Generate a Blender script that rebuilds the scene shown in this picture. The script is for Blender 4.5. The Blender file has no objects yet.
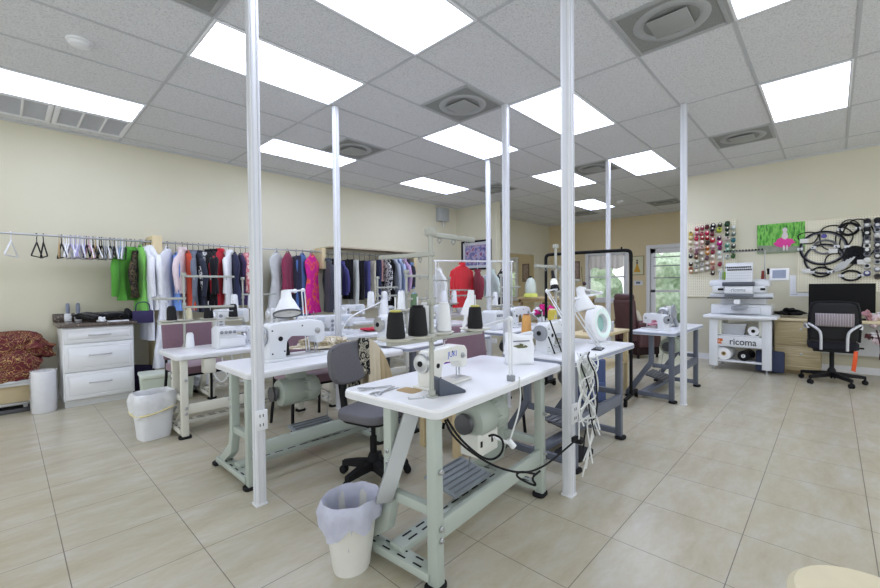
import bpy, bmesh, math, random
from mathutils import Vector, Matrix, Euler
R = random.Random(7)
S = bpy.context.scene
COL = S.collection
PI = math.pi
# ------------------------------------------------------------------ camera
FPX, YAW, PITCH, ROLL, H = 413.15, 0.75964688, 0.01826081, -0.00940528, 1.19652
CEIL = 2.9633
U, OX, OY = 0.61, 4.6334, 1.1001
_f = Vector((math.cos(YAW)*math.cos(PITCH), math.sin(YAW)*math.cos(PITCH), -math.sin(PITCH)))
_r = Vector((math.sin(YAW), -math.cos(YAW), 0)); _u = _r.cross(_f)
_r2 = _r*math.cos(ROLL)+_u*math.sin(ROLL); _u2 = -_r*math.sin(ROLL)+_u*math.cos(ROLL)
cam = bpy.data.cameras.new('camera'); co = bpy.data.objects.new('camera', cam); COL.objects.link(co)
co.matrix_world = Matrix(((_r2.x,_u2.x,-_f.x,0),(_r2.y,_u2.y,-_f.y,0),(_r2.z,_u2.z,-_f.z,H),(0,0,0,1)))
cam.sensor_width = 36; cam.lens = FPX/880*36; cam.clip_start = .05; S.camera = co
def ray(x, y): return _f + _r2*((x-440)/FPX) - _u2*((y-294)/FPX)
def pz(x, y, z):
    d = ray(x, y); t = (z-H)/d.z; return Vector((d.x*t, d.y*t, z))
def py(x, y, Y):
    d = ray(x, y); t = Y/d.y; return Vector((d.x*t, Y, d.z*t+H))
def px(x, y, X):
    d = ray(x, y); t = X/d.x; return Vector((X, d.y*t, d.z*t+H))
def pd(x, y, dep):
    d = ray(x, y)*dep; return Vector((d.x, d.y, d.z+H))
# ------------------------------------------------------------------ materials
def lin(c):
    if isinstance(c, str):
        c = c.lstrip('#'); c = [int(c[i:i+2], 16)/255 for i in (0, 2, 4)]
    return tuple((v/12.92 if v <= .04045 else ((v+.055)/1.055)**2.4) for v in c)+(1,)
_mats = {}
def mat(hexc, rough=.5, metal=0, noise=.06, scale=12, bump=0, trans=0, alpha=1, emit=0, coat=0, sheen=0, key=None):
    k = key or (hexc, rough, metal, noise, scale, bump, trans, alpha, emit, coat, sheen)
    if k in _mats: return _mats[k]
    m = bpy.data.materials.new('m_%s' % len(_mats)); m.use_nodes = True
    nt = m.node_tree; n = nt.nodes; l = nt.links; b = n['Principled BSDF']
    c = lin(hexc)
    if noise:
        t = n.new('ShaderNodeTexCoord'); no = n.new('ShaderNodeTexNoise'); no.inputs['Scale'].default_value = scale; no.inputs['Detail'].default_value = 4
        mx = n.new('ShaderNodeMix'); mx.data_type = 'RGBA'
        mx.inputs[6].default_value = tuple(max(0, v*(1-noise*2)) for v in c[:3])+(1,)
        mx.inputs[7].default_value = tuple(min(1, v*(1+noise)) for v in c[:3])+(1,)
        l.new(t.outputs['Object'], no.inputs['Vector']); l.new(no.outputs['Fac'], mx.inputs[0]); l.new(mx.outputs[2], b.inputs['Base Color'])
        if bump:
            bp = n.new('ShaderNodeBump'); bp.inputs['Strength'].default_value = bump; bp.inputs['Distance'].default_value = .01
            l.new(no.outputs['Fac'], bp.inputs['Height']); l.new(bp.outputs['Normal'], b.inputs['Normal'])
    else: b.inputs['Base Color'].default_value = c
    b.inputs['Roughness'].default_value = rough; b.inputs['Metallic'].default_value = metal
    b.inputs['Transmission Weight'].default_value = trans; b.inputs['Alpha'].default_value = alpha
    if max(c[:3]) < .03 and not metal: b.inputs['Specular IOR Level'].default_value = .18
    if coat: b.inputs['Coat Weight'].default_value = coat
    if sheen: b.inputs['Sheen Weight'].default_value = sheen
    if emit:
        b.inputs['Emission Color'].default_value = c; b.inputs['Emission Strength'].default_value = emit
    _mats[k] = m; return m
def nodes(name):
    m = bpy.data.materials.new(name); m.use_nodes = True
    return m, m.node_tree.nodes, m.node_tree.links, m.node_tree.nodes['Principled BSDF']
def ramp(n, stops, interp='LINEAR'):
    r = n.new('ShaderNodeValToRGB'); r.color_ramp.interpolation = interp
    e = r.color_ramp.elements
    while len(e) < len(stops): e.new(.5)
    for q, (p, c) in zip(e, stops): q.position = p; q.color = lin(c)
    return r
def pattern_mat(name, stops, scale=20, kind='voronoi', rough=.8, interp='CONSTANT', detail=3, dist=0, vec=(1,1,1)):
    m, n, l, b = nodes(name); t = n.new('ShaderNodeTexCoord'); mp = n.new('ShaderNodeMapping'); mp.inputs['Scale'].default_value = vec
    l.new(t.outputs['Object'], mp.inputs['Vector'])
    if kind == 'voronoi':
        x = n.new('ShaderNodeTexVoronoi'); x.inputs['Scale'].default_value = scale; out = x.outputs['Distance']
    elif kind == 'wave':
        x = n.new('ShaderNodeTexWave'); x.inputs['Scale'].default_value = scale; x.inputs['Distortion'].default_value = dist; out = x.outputs['Fac']
    else:
        x = n.new('ShaderNodeTexNoise'); x.inputs['Scale'].default_value = scale; x.inputs['Detail'].default_value = detail; x.inputs['Distortion'].default_value = dist; out = x.outputs['Fac']
    l.new(mp.outputs['Vector'], x.inputs['Vector'])
    r = ramp(n, stops, interp); l.new(out, r.inputs['Fac']); l.new(r.outputs['Color'], b.inputs['Base Color']); b.inputs['Roughness'].default_value = rough
    return m
# ------------------------------------------------------------------ mesh builder
class B:
    def __init__(s): s.bm = bmesh.new()
    def box(s, c, d, rz=0, bev=0, seg=2, rot=None):
        r = bmesh.ops.create_cube(s.bm, size=1); v = r['verts']
        M = Matrix.Translation(c) @ (rot.to_matrix().to_4x4() if rot else Matrix.Rotation(rz, 4, 'Z')) @ Matrix.Diagonal((d[0], d[1], d[2], 1))
        bmesh.ops.transform(s.bm, matrix=M, verts=v)
        if bev:
            e = list({e for q in v for e in q.link_edges})
            bmesh.ops.bevel(s.bm, geom=e, offset=min(bev, min(d)*.49), segments=seg, affect='EDGES', profile=.5)
        return s
    def bb(s, x0, x1, y0, y1, z0, z1, bev=0):
        return s.box(((x0+x1)/2, (y0+y1)/2, (z0+z1)/2), (abs(x1-x0), abs(y1-y0), abs(z1-z0)), bev=bev)
    def ring(s, pts): return [s.bm.verts.new(p) for p in pts]
    def skin(s, rings, closed=True, cap=True):
        N = len(rings[0])
        for a, b in zip(rings, rings[1:]):
            for i in range(N if closed else N-1):
                j = (i+1) % N
                s.bm.faces.new((a[i], a[j], b[j], b[i]))
        if cap and closed:
            try:
                s.bm.faces.new(list(reversed(rings[0]))); s.bm.faces.new(rings[-1])
            except ValueError: pass
        return s
    def cyl(s, p0, p1, r0, r1=None, n=20, cap=True):
        p0, p1 = Vector(p0), Vector(p1); r1 = r0 if r1 is None else r1
        d = (p1-p0).normalized(); a = d.orthogonal().normalized(); b = d.cross(a)
        f = lambda p, r: s.ring([p+a*(r*math.cos(2*PI*i/n))+b*(r*math.sin(2*PI*i/n)) for i in range(n)])
        return s.skin([f(p0, r0), f(p1, r1)], cap=cap)
    def lathe(s, prof, o=(0,0,0), ax=(0,0,1), n=24, cap=True):
        o = Vector(o); d = Vector(ax).normalized(); a = d.orthogonal().normalized(); b = d.cross(a)
        rs = [s.ring([o+d*z+a*(max(r, 1e-4)*math.cos(2*PI*i/n))+b*(max(r, 1e-4)*math.sin(2*PI*i/n)) for i in range(n)]) for r, z in prof]
        return s.skin(rs, cap=cap)
    def tube(s, pts, r, n=8, smooth=0, closed=False):
        P = [Vector(p) for p in pts]
        for _ in range(smooth):
            Q = []
            for a, b in zip(P, P[1:]): Q += [a*.75+b*.25, a*.25+b*.75]
            P = ([P[0]]+Q+[P[-1]]) if not closed else Q+[P[-1]*.75+P[0]*.25, P[-1]*.25+P[0]*.75]
        rs = []; up = None; L = len(P)
        for i, p in enumerate(P):
            if closed: t = P[(i+1) % L]-P[i-1]
            else: t = P[min(i+1, L-1)]-P[max(i-1, 0)]
            if t.length < 1e-9: t = Vector((0,0,1))
            t.normalize()
            if up is None: up = t.orthogonal().normalized()
            up = (up-t*up.dot(t))
            if up.length < 1e-6: up = t.orthogonal()
            up.normalize(); b = t.cross(up)
            rs.append(s.ring([p+up*(r*math.cos(2*PI*k/n))+b*(r*math.sin(2*PI*k/n)) for k in range(n)]))
        if closed: return s.skin(rs+[rs[0]], cap=False)
        return s.skin(rs)
    def prism(s, poly, y0, y1, axis='y', bev=0, seg=2):
        """poly of (u, v): axis y -> (u, y, v); axis z -> (u, v, z); axis x -> (x, u, v)"""
        mk = {'y': lambda u, v, w: (u, w, v), 'z': lambda u, v, w: (u, v, w), 'x': lambda u, v, w: (w, u, v)}[axis]
        a = s.ring([mk(u, v, y0) for u, v in poly]); b = s.ring([mk(u, v, y1) for u, v in poly])
        f = [s.bm.faces.new(a), s.bm.faces.new(list(reversed(b)))]
        N = len(poly)
        for i in range(N): s.bm.faces.new((a[i], b[i], b[(i+1) % N], a[(i+1) % N]))
        bmesh.ops.recalc_face_normals(s.bm, faces=list({q for v in a+b for q in v.link_faces}))
        if bev:
            e = list({e for v in a+b for e in v.link_edges})
            bmesh.ops.bevel(s.bm, geom=e, offset=bev, segments=seg, affect='EDGES', profile=.5, clamp_overlap=True)
        return s
    def grid(s, f, nu, nv, thick=0):
        V = [[s.bm.verts.new(f(i/nu, j/nv)) for j in range(nv+1)] for i in range(nu+1)]
        for i in range(nu):
            for j in range(nv): s.bm.faces.new((V[i][j], V[i+1][j], V[i+1][j+1], V[i][j+1]))
        return s
    def blob(s, c, d, amp=.08, seed=0, sub=3, flat=None):
        r = bmesh.ops.create_icosphere(s.bm, subdivisions=sub, radius=1)
        rr = random.Random(seed); ph = [rr.uniform(0, 6) for _ in range(9)]
        for v in r['verts']:
            p = v.co.copy()
            k = 1+amp*(math.sin(5*p.x+ph[0]+2*p.z)+math.sin(6*p.y+ph[1]+3*p.x)+math.sin(7*p.z+ph[2])+.6*math.sin(13*p.x+9*p.y+ph[3])+.5*math.sin(15*p.z-11*p.y+ph[4]))
            q = Vector((p.x*d[0]*k, p.y*d[1]*k, p.z*d[2]*k))
            if flat is not None: q.z = max(q.z, flat)
            v.co = q+Vector(c)
        return s
def obj(name, b, m, parent=None, smooth=40, solid=0, sub=0, **props):
    me = bpy.data.meshes.new(name)
    bmesh.ops.recalc_face_normals(b.bm, faces=b.bm.faces)
    b.bm.to_mesh(me); b.bm.free(); me.materials.append(m)
    if smooth:
        me.polygons.foreach_set('use_smooth', [True]*len(me.polygons)); me.set_sharp_from_angle(angle=math.radians(smooth))
    o = bpy.data.objects.new(name, me); COL.objects.link(o)
    if parent: o.parent = parent
    if solid:
        q = o.modifiers.new('solid', 'SOLIDIFY'); q.thickness = solid; q.offset = 0
    if sub:
        q = o.modifiers.new('sub', 'SUBSURF'); q.levels = sub; q.render_levels = sub
    for k, v in props.items(): o[k] = v
    return o
def thing(name, label, cat, loc=(0,0,0), rz=0, group=None):
    o = bpy.data.objects.new(name, None); COL.objects.link(o); o.empty_display_size = .1
    o.location = loc; o.rotation_euler = (0, 0, rz); o['label'] = label; o['category'] = cat
    if group: o['group'] = group
    return o
def solo(name, b, m, label, cat, group=None, loc=None, rz=0, **kw):
    o = obj(name, b, m, **kw); o['label'] = label; o['category'] = cat
    if group: o['group'] = group
    if loc is not None: o.location = loc
    if rz: o.rotation_euler = (0, 0, rz)
    return o
def struct(name, b, m, parent=None, **kw):
    o = obj(name, b, m, parent, **kw)
    if not parent: o['kind'] = 'structure'
    return o
KIDS = {}
def kids(o): return [c for c in bpy.data.objects if c.parent == o]
def dup(o, loc=None, rz=None, label=None, group=None, parent=None):
    c = o.copy(); COL.objects.link(c)
    if parent: c.parent = parent
    if loc is not None: c.location = loc
    if rz is not None: c.rotation_euler = (0, 0, rz)
    if label: c['label'] = label
    if group: c['group'] = group
    for k in kids(o): dup(k, parent=c)
    return c
_txt = {}
def text(name, body, size, m, parent, loc, rot, depth=.001, align='CENTER', bold=0):
    cu = bpy.data.curves.new(name, 'FONT'); cu.body = body; cu.size = size; cu.extrude = depth; cu.align_x = align; cu.align_y = 'CENTER'; cu.offset = bold
    t = bpy.data.objects.new(name, cu); COL.objects.link(t)
    me = bpy.data.meshes.new_from_object(t); bpy.data.objects.remove(t)
    me.materials.clear(); me.materials.append(m)
    o = bpy.data.objects.new(name, me); COL.objects.link(o); o.parent = parent; o.location = loc; o.rotation_euler = rot
    return o
# palette
WHITE = mat('#e3e5e8', .35, noise=.02); MWHITE = mat('#dadde1', .3, noise=.02, coat=.3)
LAM = mat('#e6e7ea', .3, noise=.02, scale=3); CREAM = mat('#d3d2c6', .5, noise=.03)
GREEN = mat('#a9b2aa', .4, noise=.04, scale=6); SLATE = mat('#5d6370', .45, noise=.05)
BLACK = mat('#17171a', .5, noise=.1); RUB = mat('#1d1d1f', .7, noise=.1); STEEL = mat('#b7b9bb', .28, .9, noise=.04)
DKSTEEL = mat('#5b5c60', .4, .6, noise=.05); TAN = mat('#c9b288', .55, noise=.08, scale=9)
GREYP = mat('#8f9399', .45, noise=.04); MAUVE = mat('#7f6370', .9, noise=.1, scale=60, sheen=.3); OFFG = mat('#67666b', .95, noise=.12, scale=120, bump=.2)
BLKTHREAD = pattern_mat('black_thread', [(0, '#0c0c10'), (.5, '#2b2b33'), (1, '#15151b')], 60, 'wave', .8, 'LINEAR', vec=(0,0,1))
WTHREAD = pattern_mat('white_thread', [(0, '#e2e4e8'), (.5, '#f4f4f6'), (1, '#e0e2e6')], 60, 'wave', .8, 'LINEAR', vec=(0,0,1))
PLASTIC = mat('#f0f1f6', .4, noise=.03, trans=.15)
CORDW = mat('#d8dad8', .5, noise=.03); BELT = mat('#1a1a1a', .8, noise=.05); TEAL = mat('#a9d8cf', .15, noise=.03, trans=.4)
# ================================================================== setting
YL, XR, XF, XS = 6.18, 7.70, 11.30, 7.08
def floor_mat():
    m, n, l, b = nodes('floor_tile')
    t = n.new('ShaderNodeTexCoord'); mp = n.new('ShaderNodeMapping'); P = .4475
    mp.inputs['Location'].default_value = (-.162/P, -.303/P, 0); mp.inputs['Scale'].default_value = (1/P, 1/P, 1/P)
    l.new(t.outputs['Object'], mp.inputs['Vector'])
    br = n.new('ShaderNodeTexBrick'); br.offset = 0; br.squash = 1
    for k, v in (('Scale', 1), ('Mortar Size', .0048), ('Mortar Smooth', .25), ('Bias', 0), ('Brick Width', 1), ('Row Height', 1)): br.inputs[k].default_value = v
    br.inputs['Color1'].default_value = lin('#b2ab97'); br.inputs['Color2'].default_value = lin('#a9a18b'); br.inputs['Mortar'].default_value = lin('#6d675f')
    l.new(mp.outputs['Vector'], br.inputs['Vector'])
    m2 = n.new('ShaderNodeMapping'); m2.inputs['Scale'].default_value = (1.6, 4.5, 1); m2.inputs['Rotation'].default_value = (0, 0, .8); l.new(t.outputs['Object'], m2.inputs['Vector'])
    no = n.new('ShaderNodeTexNoise'); no.inputs['Scale'].default_value = 1.7; no.inputs['Detail'].default_value = 10; no.inputs['Roughness'].default_value = .72; no.inputs['Distortion'].default_value = .25
    l.new(m2.outputs['Vector'], no.inputs['Vector'])
    r = ramp(n, [(.3, '#a0957a'), (.48, '#b5ae98'), (.7, '#c9c8c4')]); l.new(no.outputs['Fac'], r.inputs['Fac'])
    mx = n.new('ShaderNodeMix'); mx.data_type = 'RGBA'; mx.inputs[0].default_value = .55; l.new(br.outputs['Color'], mx.inputs[6]); l.new(r.outputs['Color'], mx.inputs[7])
    m3 = n.new('ShaderNodeMix'); m3.data_type = 'RGBA'; l.new(br.outputs['Fac'], m3.inputs[0]); l.new(mx.outputs[2], m3.inputs[6]); m3.inputs[7].default_value = lin('#726b60')
    l.new(m3.outputs[2], b.inputs['Base Color']); b.inputs['Roughness'].default_value = .28
    bp = n.new('ShaderNodeBump'); bp.inputs['Strength'].default_value = .3; bp.inputs['Distance'].default_value = .002; bp.invert = True
    l.new(br.outputs['Fac'], bp.inputs['Height']); l.new(bp.outputs['Normal'], b.inputs['Normal'])
    return m
def ceil_mat():
    m, n, l, b = nodes('ceiling_tile'); t = n.new('ShaderNodeTexCoord')
    no = n.new('ShaderNodeTexNoise'); no.inputs['Scale'].default_value = 90; no.inputs['Detail'].default_value = 3; l.new(t.outputs['Object'], no.inputs['Vector'])
    r = ramp(n, [(.3, '#bcbec2'), (.45, '#d4d6d9'), (.6, '#dcdee1')]); l.new(no.outputs['Fac'], r.inputs['Fac']); l.new(r.outputs['Color'], b.inputs['Base Color'])
    bp = n.new('ShaderNodeBump'); bp.inputs['Strength'].default_value = .25; bp.inputs['Distance'].default_value = .004; l.new(no.outputs['Fac'], bp.inputs['Height']); l.new(bp.outputs['Normal'], b.inputs['Normal'])
    b.inputs['Roughness'].default_value = .9
    return m
WALL = mat('#d3cfba', .8, noise=.02, scale=3); WALLT = mat('#e0d0ab', .8, noise=.02, scale=3)
TRIM = mat('#ecedf0', .4, noise=.02)
X0, Y0 = -2.2, -2.6
struct('floor', B().bb(X0-1.5, XF+.1, Y0-1.5, YL+.1, -.1, 0), floor_mat(), smooth=0)
struct('ceiling', B().bb(X0, XF+.1, Y0, YL+.1, CEIL, CEIL+.1), ceil_mat(), smooth=0)
struct('wall_left', B().bb(X0, XF+.1, YL, YL+.1, 0, CEIL), WALL, smooth=0)
struct('wall_right', B().bb(XR, XR+.12, Y0, 1.78, 0, CEIL), WALL, smooth=0)
struct('wall_stub', B().bb(XS, XS+.14, 5.09, YL, 0, CEIL), WALL, smooth=0)
struct('baseboard_left', B().bb(X0, XS, YL-.015, YL, 0, .09), TRIM, smooth=0)
struct('baseboard_right', B().bb(XR-.015, XR, Y0, 1.78, 0, .09), TRIM, smooth=0)
struct('baseboard_stub', B().bb(XS-.015, XS, 5.09, YL-.015, 0, .09), TRIM, smooth=0)
# far wall with a window and a glazed door
wy0, wy1, wz0, wz1 = 3.97, 4.97, .80, 2.02; dy0, dy1, dz = 2.36, 3.36, 2.10
w = B()
for a in ((wy1, YL, 0, CEIL), (dy1, wy0, 0, CEIL), (-.7, dy0, 0, CEIL), (wy0, wy1, 0, wz0), (wy0, wy1, wz1, CEIL), (dy0, dy1, dz, CEIL)):
    w.bb(XF, XF+.12, a[0], a[1], a[2], a[3])
struct('wall_far', w, WALLT, smooth=0)
w = B()
for a in ((XR+.12, XF, 0, .12), (XR+.12, XF, 2.72, CEIL)): w.bb(a[0], a[1], -.7, -.6, a[2], a[3])
for k in range(4): w.bb(XR+.12+k*1.13, XR+.18+k*1.13, -.7, -.6, .12, 2.72)
struct('added_side_window', w, TRIM, smooth=0)  # unseen open glazing frame, added so daylight brightens the far end
GLASS = mat('#ffffff', .02, noise=0, trans=1, key='glass'); GLASS.node_tree.nodes['Principled BSDF'].inputs['IOR'].default_value = 1.02
def window_unit(name, y0, y1, z0, z1, door=False):
    f = B(); t = .09
    f.bb(XF-.03, XF+.08, y0-t, y0, z0-(0 if door else t), z1+t, .006).bb(XF-.03, XF+.08, y1, y1+t, z0-(0 if door else t), z1+t, .006).bb(XF-.03, XF+.08, y0, y1, z1, z1+t, .006)
    if not door: f.bb(XF-.06, XF+.08, y0-t, y1+t, z0-t, z0, .006)
    root = struct(name, f, TRIM)
    s = B(); i = .05 if not door else .12
    for a in ((y0, y0+i, z0, z1), (y1-i, y1, z0, z1), (y0, y1, z1-i, z1), (y0, y1, z0, z0+(i if not door else .22))): s.bb(XF+.02, XF+.06, *a, .004)
    if not door: s.bb(XF+.02, XF+.06, y0, y1, (z0+z1)/2-.02, (z0+z1)/2+.02)
    else:
        s.bb(XF+.02, XF+.06, y0, y1, 1.0, 1.06)
        h = B().tube([(XF+.0, y0+.05, 1.0), (XF-.05, y0+.05, 1.0), (XF-.05, y0+.15, 1.0)], .011, 8, 1)
        struct('door_handle', h, STEEL, root)
    struct('sash' if not door else 'door_leaf', s, TRIM, root)
    struct('glass_pane', B().bb(XF+.036, XF+.042, y0+.03, y1-.03, z0+.03, z1-.03), GLASS, root, smooth=0)
    return root
w1 = window_unit('window_1', wy0, wy1, wz0, wz1)
d1 = window_unit('door_1', dy0, dy1, .0, dz, True)
struct('muntin', B().bb(XF+.03, XF+.05, wy0+.5-.012, wy0+.5+.012, wz0, wz1), TRIM, w1)
for i, z in enumerate((1.36, 1.66, 1.88)): struct('blind_rail', B().bb(XF+.005, XF+.025, dy0+.1, dy1-.08, z-.012, z+.012), GREYP, d1)
# lace valance on the window
def vf(u, v):
    sc = .30+.07*abs(math.sin(u*PI*2.5)); return (XF-.05+.02*math.sin(u*40), wy0+.03+u*(wy1-wy0-.06), wz1-.03-v*sc)
solo('lace_valance', B().grid(vf, 60, 10), pattern_mat('lace', [(0, '#ece0d6'), (.5, '#faf7f4')], 60, rough=.9, interp='LINEAR'), 'sheer scalloped lace valance hung across the top of the far window', 'curtain', solid=.004)
# ceiling grid of metal tees
g = B()
for j in range(-6, 9):
    y = OY+U*j
    if Y0 < y < YL: g.bb(X0, XF, y-.011, y+.011, CEIL-.004, CEIL)
for i in range(-10, 12, 2):
    x = OX+U*i
    if X0 < x < XF: g.bb(x-.012, x+.012, Y0, YL, CEIL-.0045, CEIL)
struct('trim_1', g, mat('#b9bcc0', .5, noise=.02), smooth=0)  # tee grey darkened to carry the shadow lines along the tiles
e = B()
e.bb(X0, XS, YL-.02, YL, CEIL-.02, CEIL).bb(XR-.02, XR, Y0, 1.78, CEIL-.02, CEIL).bb(XS-.02, XS, 5.09, YL, CEIL-.02, CEIL)
struct('trim_2', e, mat('#c4c6c8', .5, noise=.02), smooth=0)
# ceiling lights
def diff_mat():
    m, n, l, b = nodes('diffuser'); t = n.new('ShaderNodeTexCoord'); wv = n.new('ShaderNodeTexWave'); wv.bands_direction = 'Y'; wv.inputs['Scale'].default_value = 1.35; wv.inputs['Distortion'].default_value = .4
    l.new(t.outputs['Object'], wv.inputs['Vector'])
    r = n.new('ShaderNodeValToRGB'); r.color_ramp.elements[0].color = lin('#c9d6fb'); r.color_ramp.elements[1].color = lin('#eef2ff'); l.new(wv.outputs['Fac'], r.inputs['Fac'])
    l.new(r.outputs['Color'], b.inputs['Emission Color']); b.inputs['Emission Strength'].default_value = LAMP; b.inputs['Base Color'].default_value = lin('#e8ecff')
    return m
LAMP = 7
DIFF = diff_mat(); FR = mat('#e6e8ec', .4, noise=.01)
lights = [((-8, 6), 'fluorescent ceiling panel directly above the return air grilles at left'), ((-6, 3), 'bright ceiling panel crossed by the nearest left white post'),
 ((-6, 1), 'large bright ceiling panel cut off by the top centre of the picture'), ((-4, 6), 'ceiling panel next to the left wall just before the second vent'),
 ((-2, 3), 'ceiling panel in the middle row beyond the square centre vent'), ((0, 6), 'smallest ceiling panel near the left wall above the wall box'),
 ((-2, 1), 'ceiling panel crossed by the tall front white post at right of centre'), ((2, 1), 'square looking ceiling panel left of the post by the grey table'),
 ((2, 3), 'narrow far ceiling panel just behind the tall front post'), ((6, 4), 'farthest small ceiling panel near the far wall'),
 ((0, -2), 'ceiling panel above the pegboard wall at far right'), ((-4, -2), 'ceiling panel cut off by the top right edge of the picture')]
proto = None
for k, ((i, j), lab) in enumerate(lights):
    loc = (OX+U*(i+1), OY+U*(j+.5), CEIL)
    if proto is None:
        proto = thing('ceiling_light', lab, 'ceiling light', loc, 0, 'fluorescent panels in the ceiling grid')
        f = B()
        for a in ((-.605, .605, -.3, -.28), (-.605, .605, .28, .3), (-.605, -.585, -.28, .28), (.585, .605, -.28, .28)): f.bb(*a, -.012, 0, .002)
        obj('frame', f, FR, proto); obj('diffuser', B().bb(-.587, .587, -.282, .282, -.007, 0), DIFF, proto, smooth=0)
    else: dup(proto, loc, 0, lab)
# square supply vents
vm = mat('#a6a9aa', .6, noise=.05, scale=30); vp = None
for (i, j), lab in [((-7, 2), 'square ceiling vent at the top edge left of the first post'), ((-3, -1), 'large square ceiling vent at top right of the picture'), ((-3, 2), 'square ceiling vent in the middle between two light panels'),
    ((2, -1), 'ceiling vent close to the right pegboard wall'), ((-3, 5), 'ceiling vent beside the second left post near the left wall'), ((2, 5), 'small ceiling vent above the framed picture wall'), ((2, 2), 'ceiling vent near the far slim post'), ((8, 2), 'flat ceiling vent close to the far wall'), ((8, 5), 'farthest ceiling vent below the last light panel')]:
    loc = (OX+U*(i+.5), OY+U*(j+.5), CEIL)
    if vp is None:
        vp = thing('ceiling_vent', lab, 'vent', loc, 0, 'square supply vents in the ceiling grid')
        f = B()
        for a in ((-.295, .295, -.295, -.265), (-.295, .295, .265, .295), (-.295, -.265, -.265, .265), (.265, .295, -.265, .265)): f.bb(*a, -.010, 0, .002)
        obj('frame', f, vm, vp)
        obj('perforated_plate', B().bb(-.266, .266, -.266, .266, -.006, 0), pattern_mat('perf', [(0, '#606362'), (.25, '#8b8e8c')], 130, rough=.7), vp, smooth=0)
        c = B().lathe([(.23, -.006), (.225, -.010), (.17, -.009), (.165, -.006)], n=32, cap=False); obj('cone_ring', c, vm, vp)
        obj('centre_plate', B().bb(-.12, .12, -.12, .12, -.028, -.018, .004), mat('#9b9e9c', .5, noise=.05), vp)
        obj('stem', B().cyl((0, 0, -.019), (0, 0, -.004), .03), vm, vp)
    else: dup(vp, loc, 0, lab)
# return grilles
for n_, (i0, lab) in enumerate(((-8, 'left half of the white return air grille by the wall'), (-7, 'right half of the white return air grille by the wall'))):
    t = thing('return_grille', lab, 'vent', (OX+U*(i0+.5), OY+U*7.5, CEIL), 0, 'return air grilles')
    f = B()
    for a in ((-.3, .3, -.3, -.265), (-.3, .3, .265, .3), (-.3, -.26, -.265, .265), (.26, .3, -.265, .265), (-.1, -.08, -.265, .265), (.08, .1, -.265, .265)): f.bb(*a, -.014, 0, .003)
    obj('frame', f, FR, t)
    s = B()
    for q in range(26): s.box((0, -.25+.02*q, -.006), (.52, .019, .003), rot=Euler((.25, 0, 0)))
    obj('louvre', s, mat('#d6d8dc', .6, noise=.02), t)
t = thing('smoke_detector', 'round white smoke detector on the ceiling at upper left', 'smoke detector', (OX-6.94*U, OY+4.57*U, CEIL))
obj('base', B().lathe([(.075, 0), (.075, -.012), (.07, -.016)], n=28), WHITE, t); obj('cover', B().lathe([(.062, -.014), (.058, -.034), (.04, -.042), (0, -.043)], n=28), WHITE, t)
for (i, j), lab in (((7.11, 3.54), 'small white ceiling detector beyond the far slim post'), ((5.14, 4.55), 'small round ceiling detector in front of the far wall')):
    solo('ceiling_sensor', B().lathe([(.07, 0), (.07, -.03), (.03, -.045)], n=20), WHITE, lab, 'smoke detector', loc=(OX+i*U, OY+j*U, CEIL))
# white floor to ceiling posts
PM = mat('#dcdee3', .4, noise=.015)
posts = [((.951, 2.295), .053, 'nearest white floor to ceiling post beside the left grey green table'), ((2.195, 1.085), .055, 'tall white post at the right end of the front sewing table'),
 ((4.61, 1.065), .048, 'white post in front of the grey table with slate legs'), ((2.25, 3.52), .05, 'second white post from the left, beside the patterned cloth heap'), ((3.39, 2.32), .054, 'white post just right of the mauve chair behind the front table'),
 ((4.68, 3.50), .05, 'slim white post in front of the framed picture'), ((5.93, 2.32), .05, 'farthest slim white post, next to the far window')]
for (x, y), s_, lab in posts:
    t = thing('post', lab, 'post', (x, y, 0), 0, 'white posts from floor to ceiling')
    h = s_/2
    obj('shaft', B().bb(-h, h, -h, h, 0, CEIL-.006, .004), PM, t)
    r_ = B()
    for sx in (-1, 1): r_.bb(sx*h*.55-.004, sx*h*.55+.004, -h-.004, -h+.004, .012, CEIL-.012)
    r_.bb(-h-.004, -h+.002, -.012, .012, .012, CEIL-.012); obj('cover_strip', r_, mat('#d0d3d9', .4, noise=.02), t)
    obj('base_collar', B().bb(-h-.006, h+.006, -h-.006, h+.006, 0, .012, .002), PM, t)
    if x < 3 or x == 4.6:
        o = B().bb(-.034, .034, -h-.014, -h-.003, .42, .53, .003) if y < 3 else B().bb(-.03, .03, -h-.012, -h-.003, .4, .5, .003)
        op = obj('outlet', o, WHITE, t)
        q = B()
        for zz in (.45, .5):
            for xx in (-.009, .009): q.bb(xx-.002, xx+.002, -h-.0155, -h-.013, zz-.008, zz+.008)
        obj('socket_slot', q, BLACK, op)
# sky light: sides behind the camera left unwalled so it brightens the room
wd = bpy.data.worlds.new('world'); S.world = wd; wd.use_nodes = True
wd.node_tree.nodes['Background'].inputs['Color'].default_value = (.93, .97, 1, 1); wd.node_tree.nodes['Background'].inputs['Strength'].default_value = 1.35
S.view_settings.view_transform = 'Standard'; S.view_settings.look = 'None'; S.view_settings.exposure = .32; S.view_settings.gamma = 1
try: S.view_settings.use_curve_mapping = False
except Exception: pass
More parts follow.
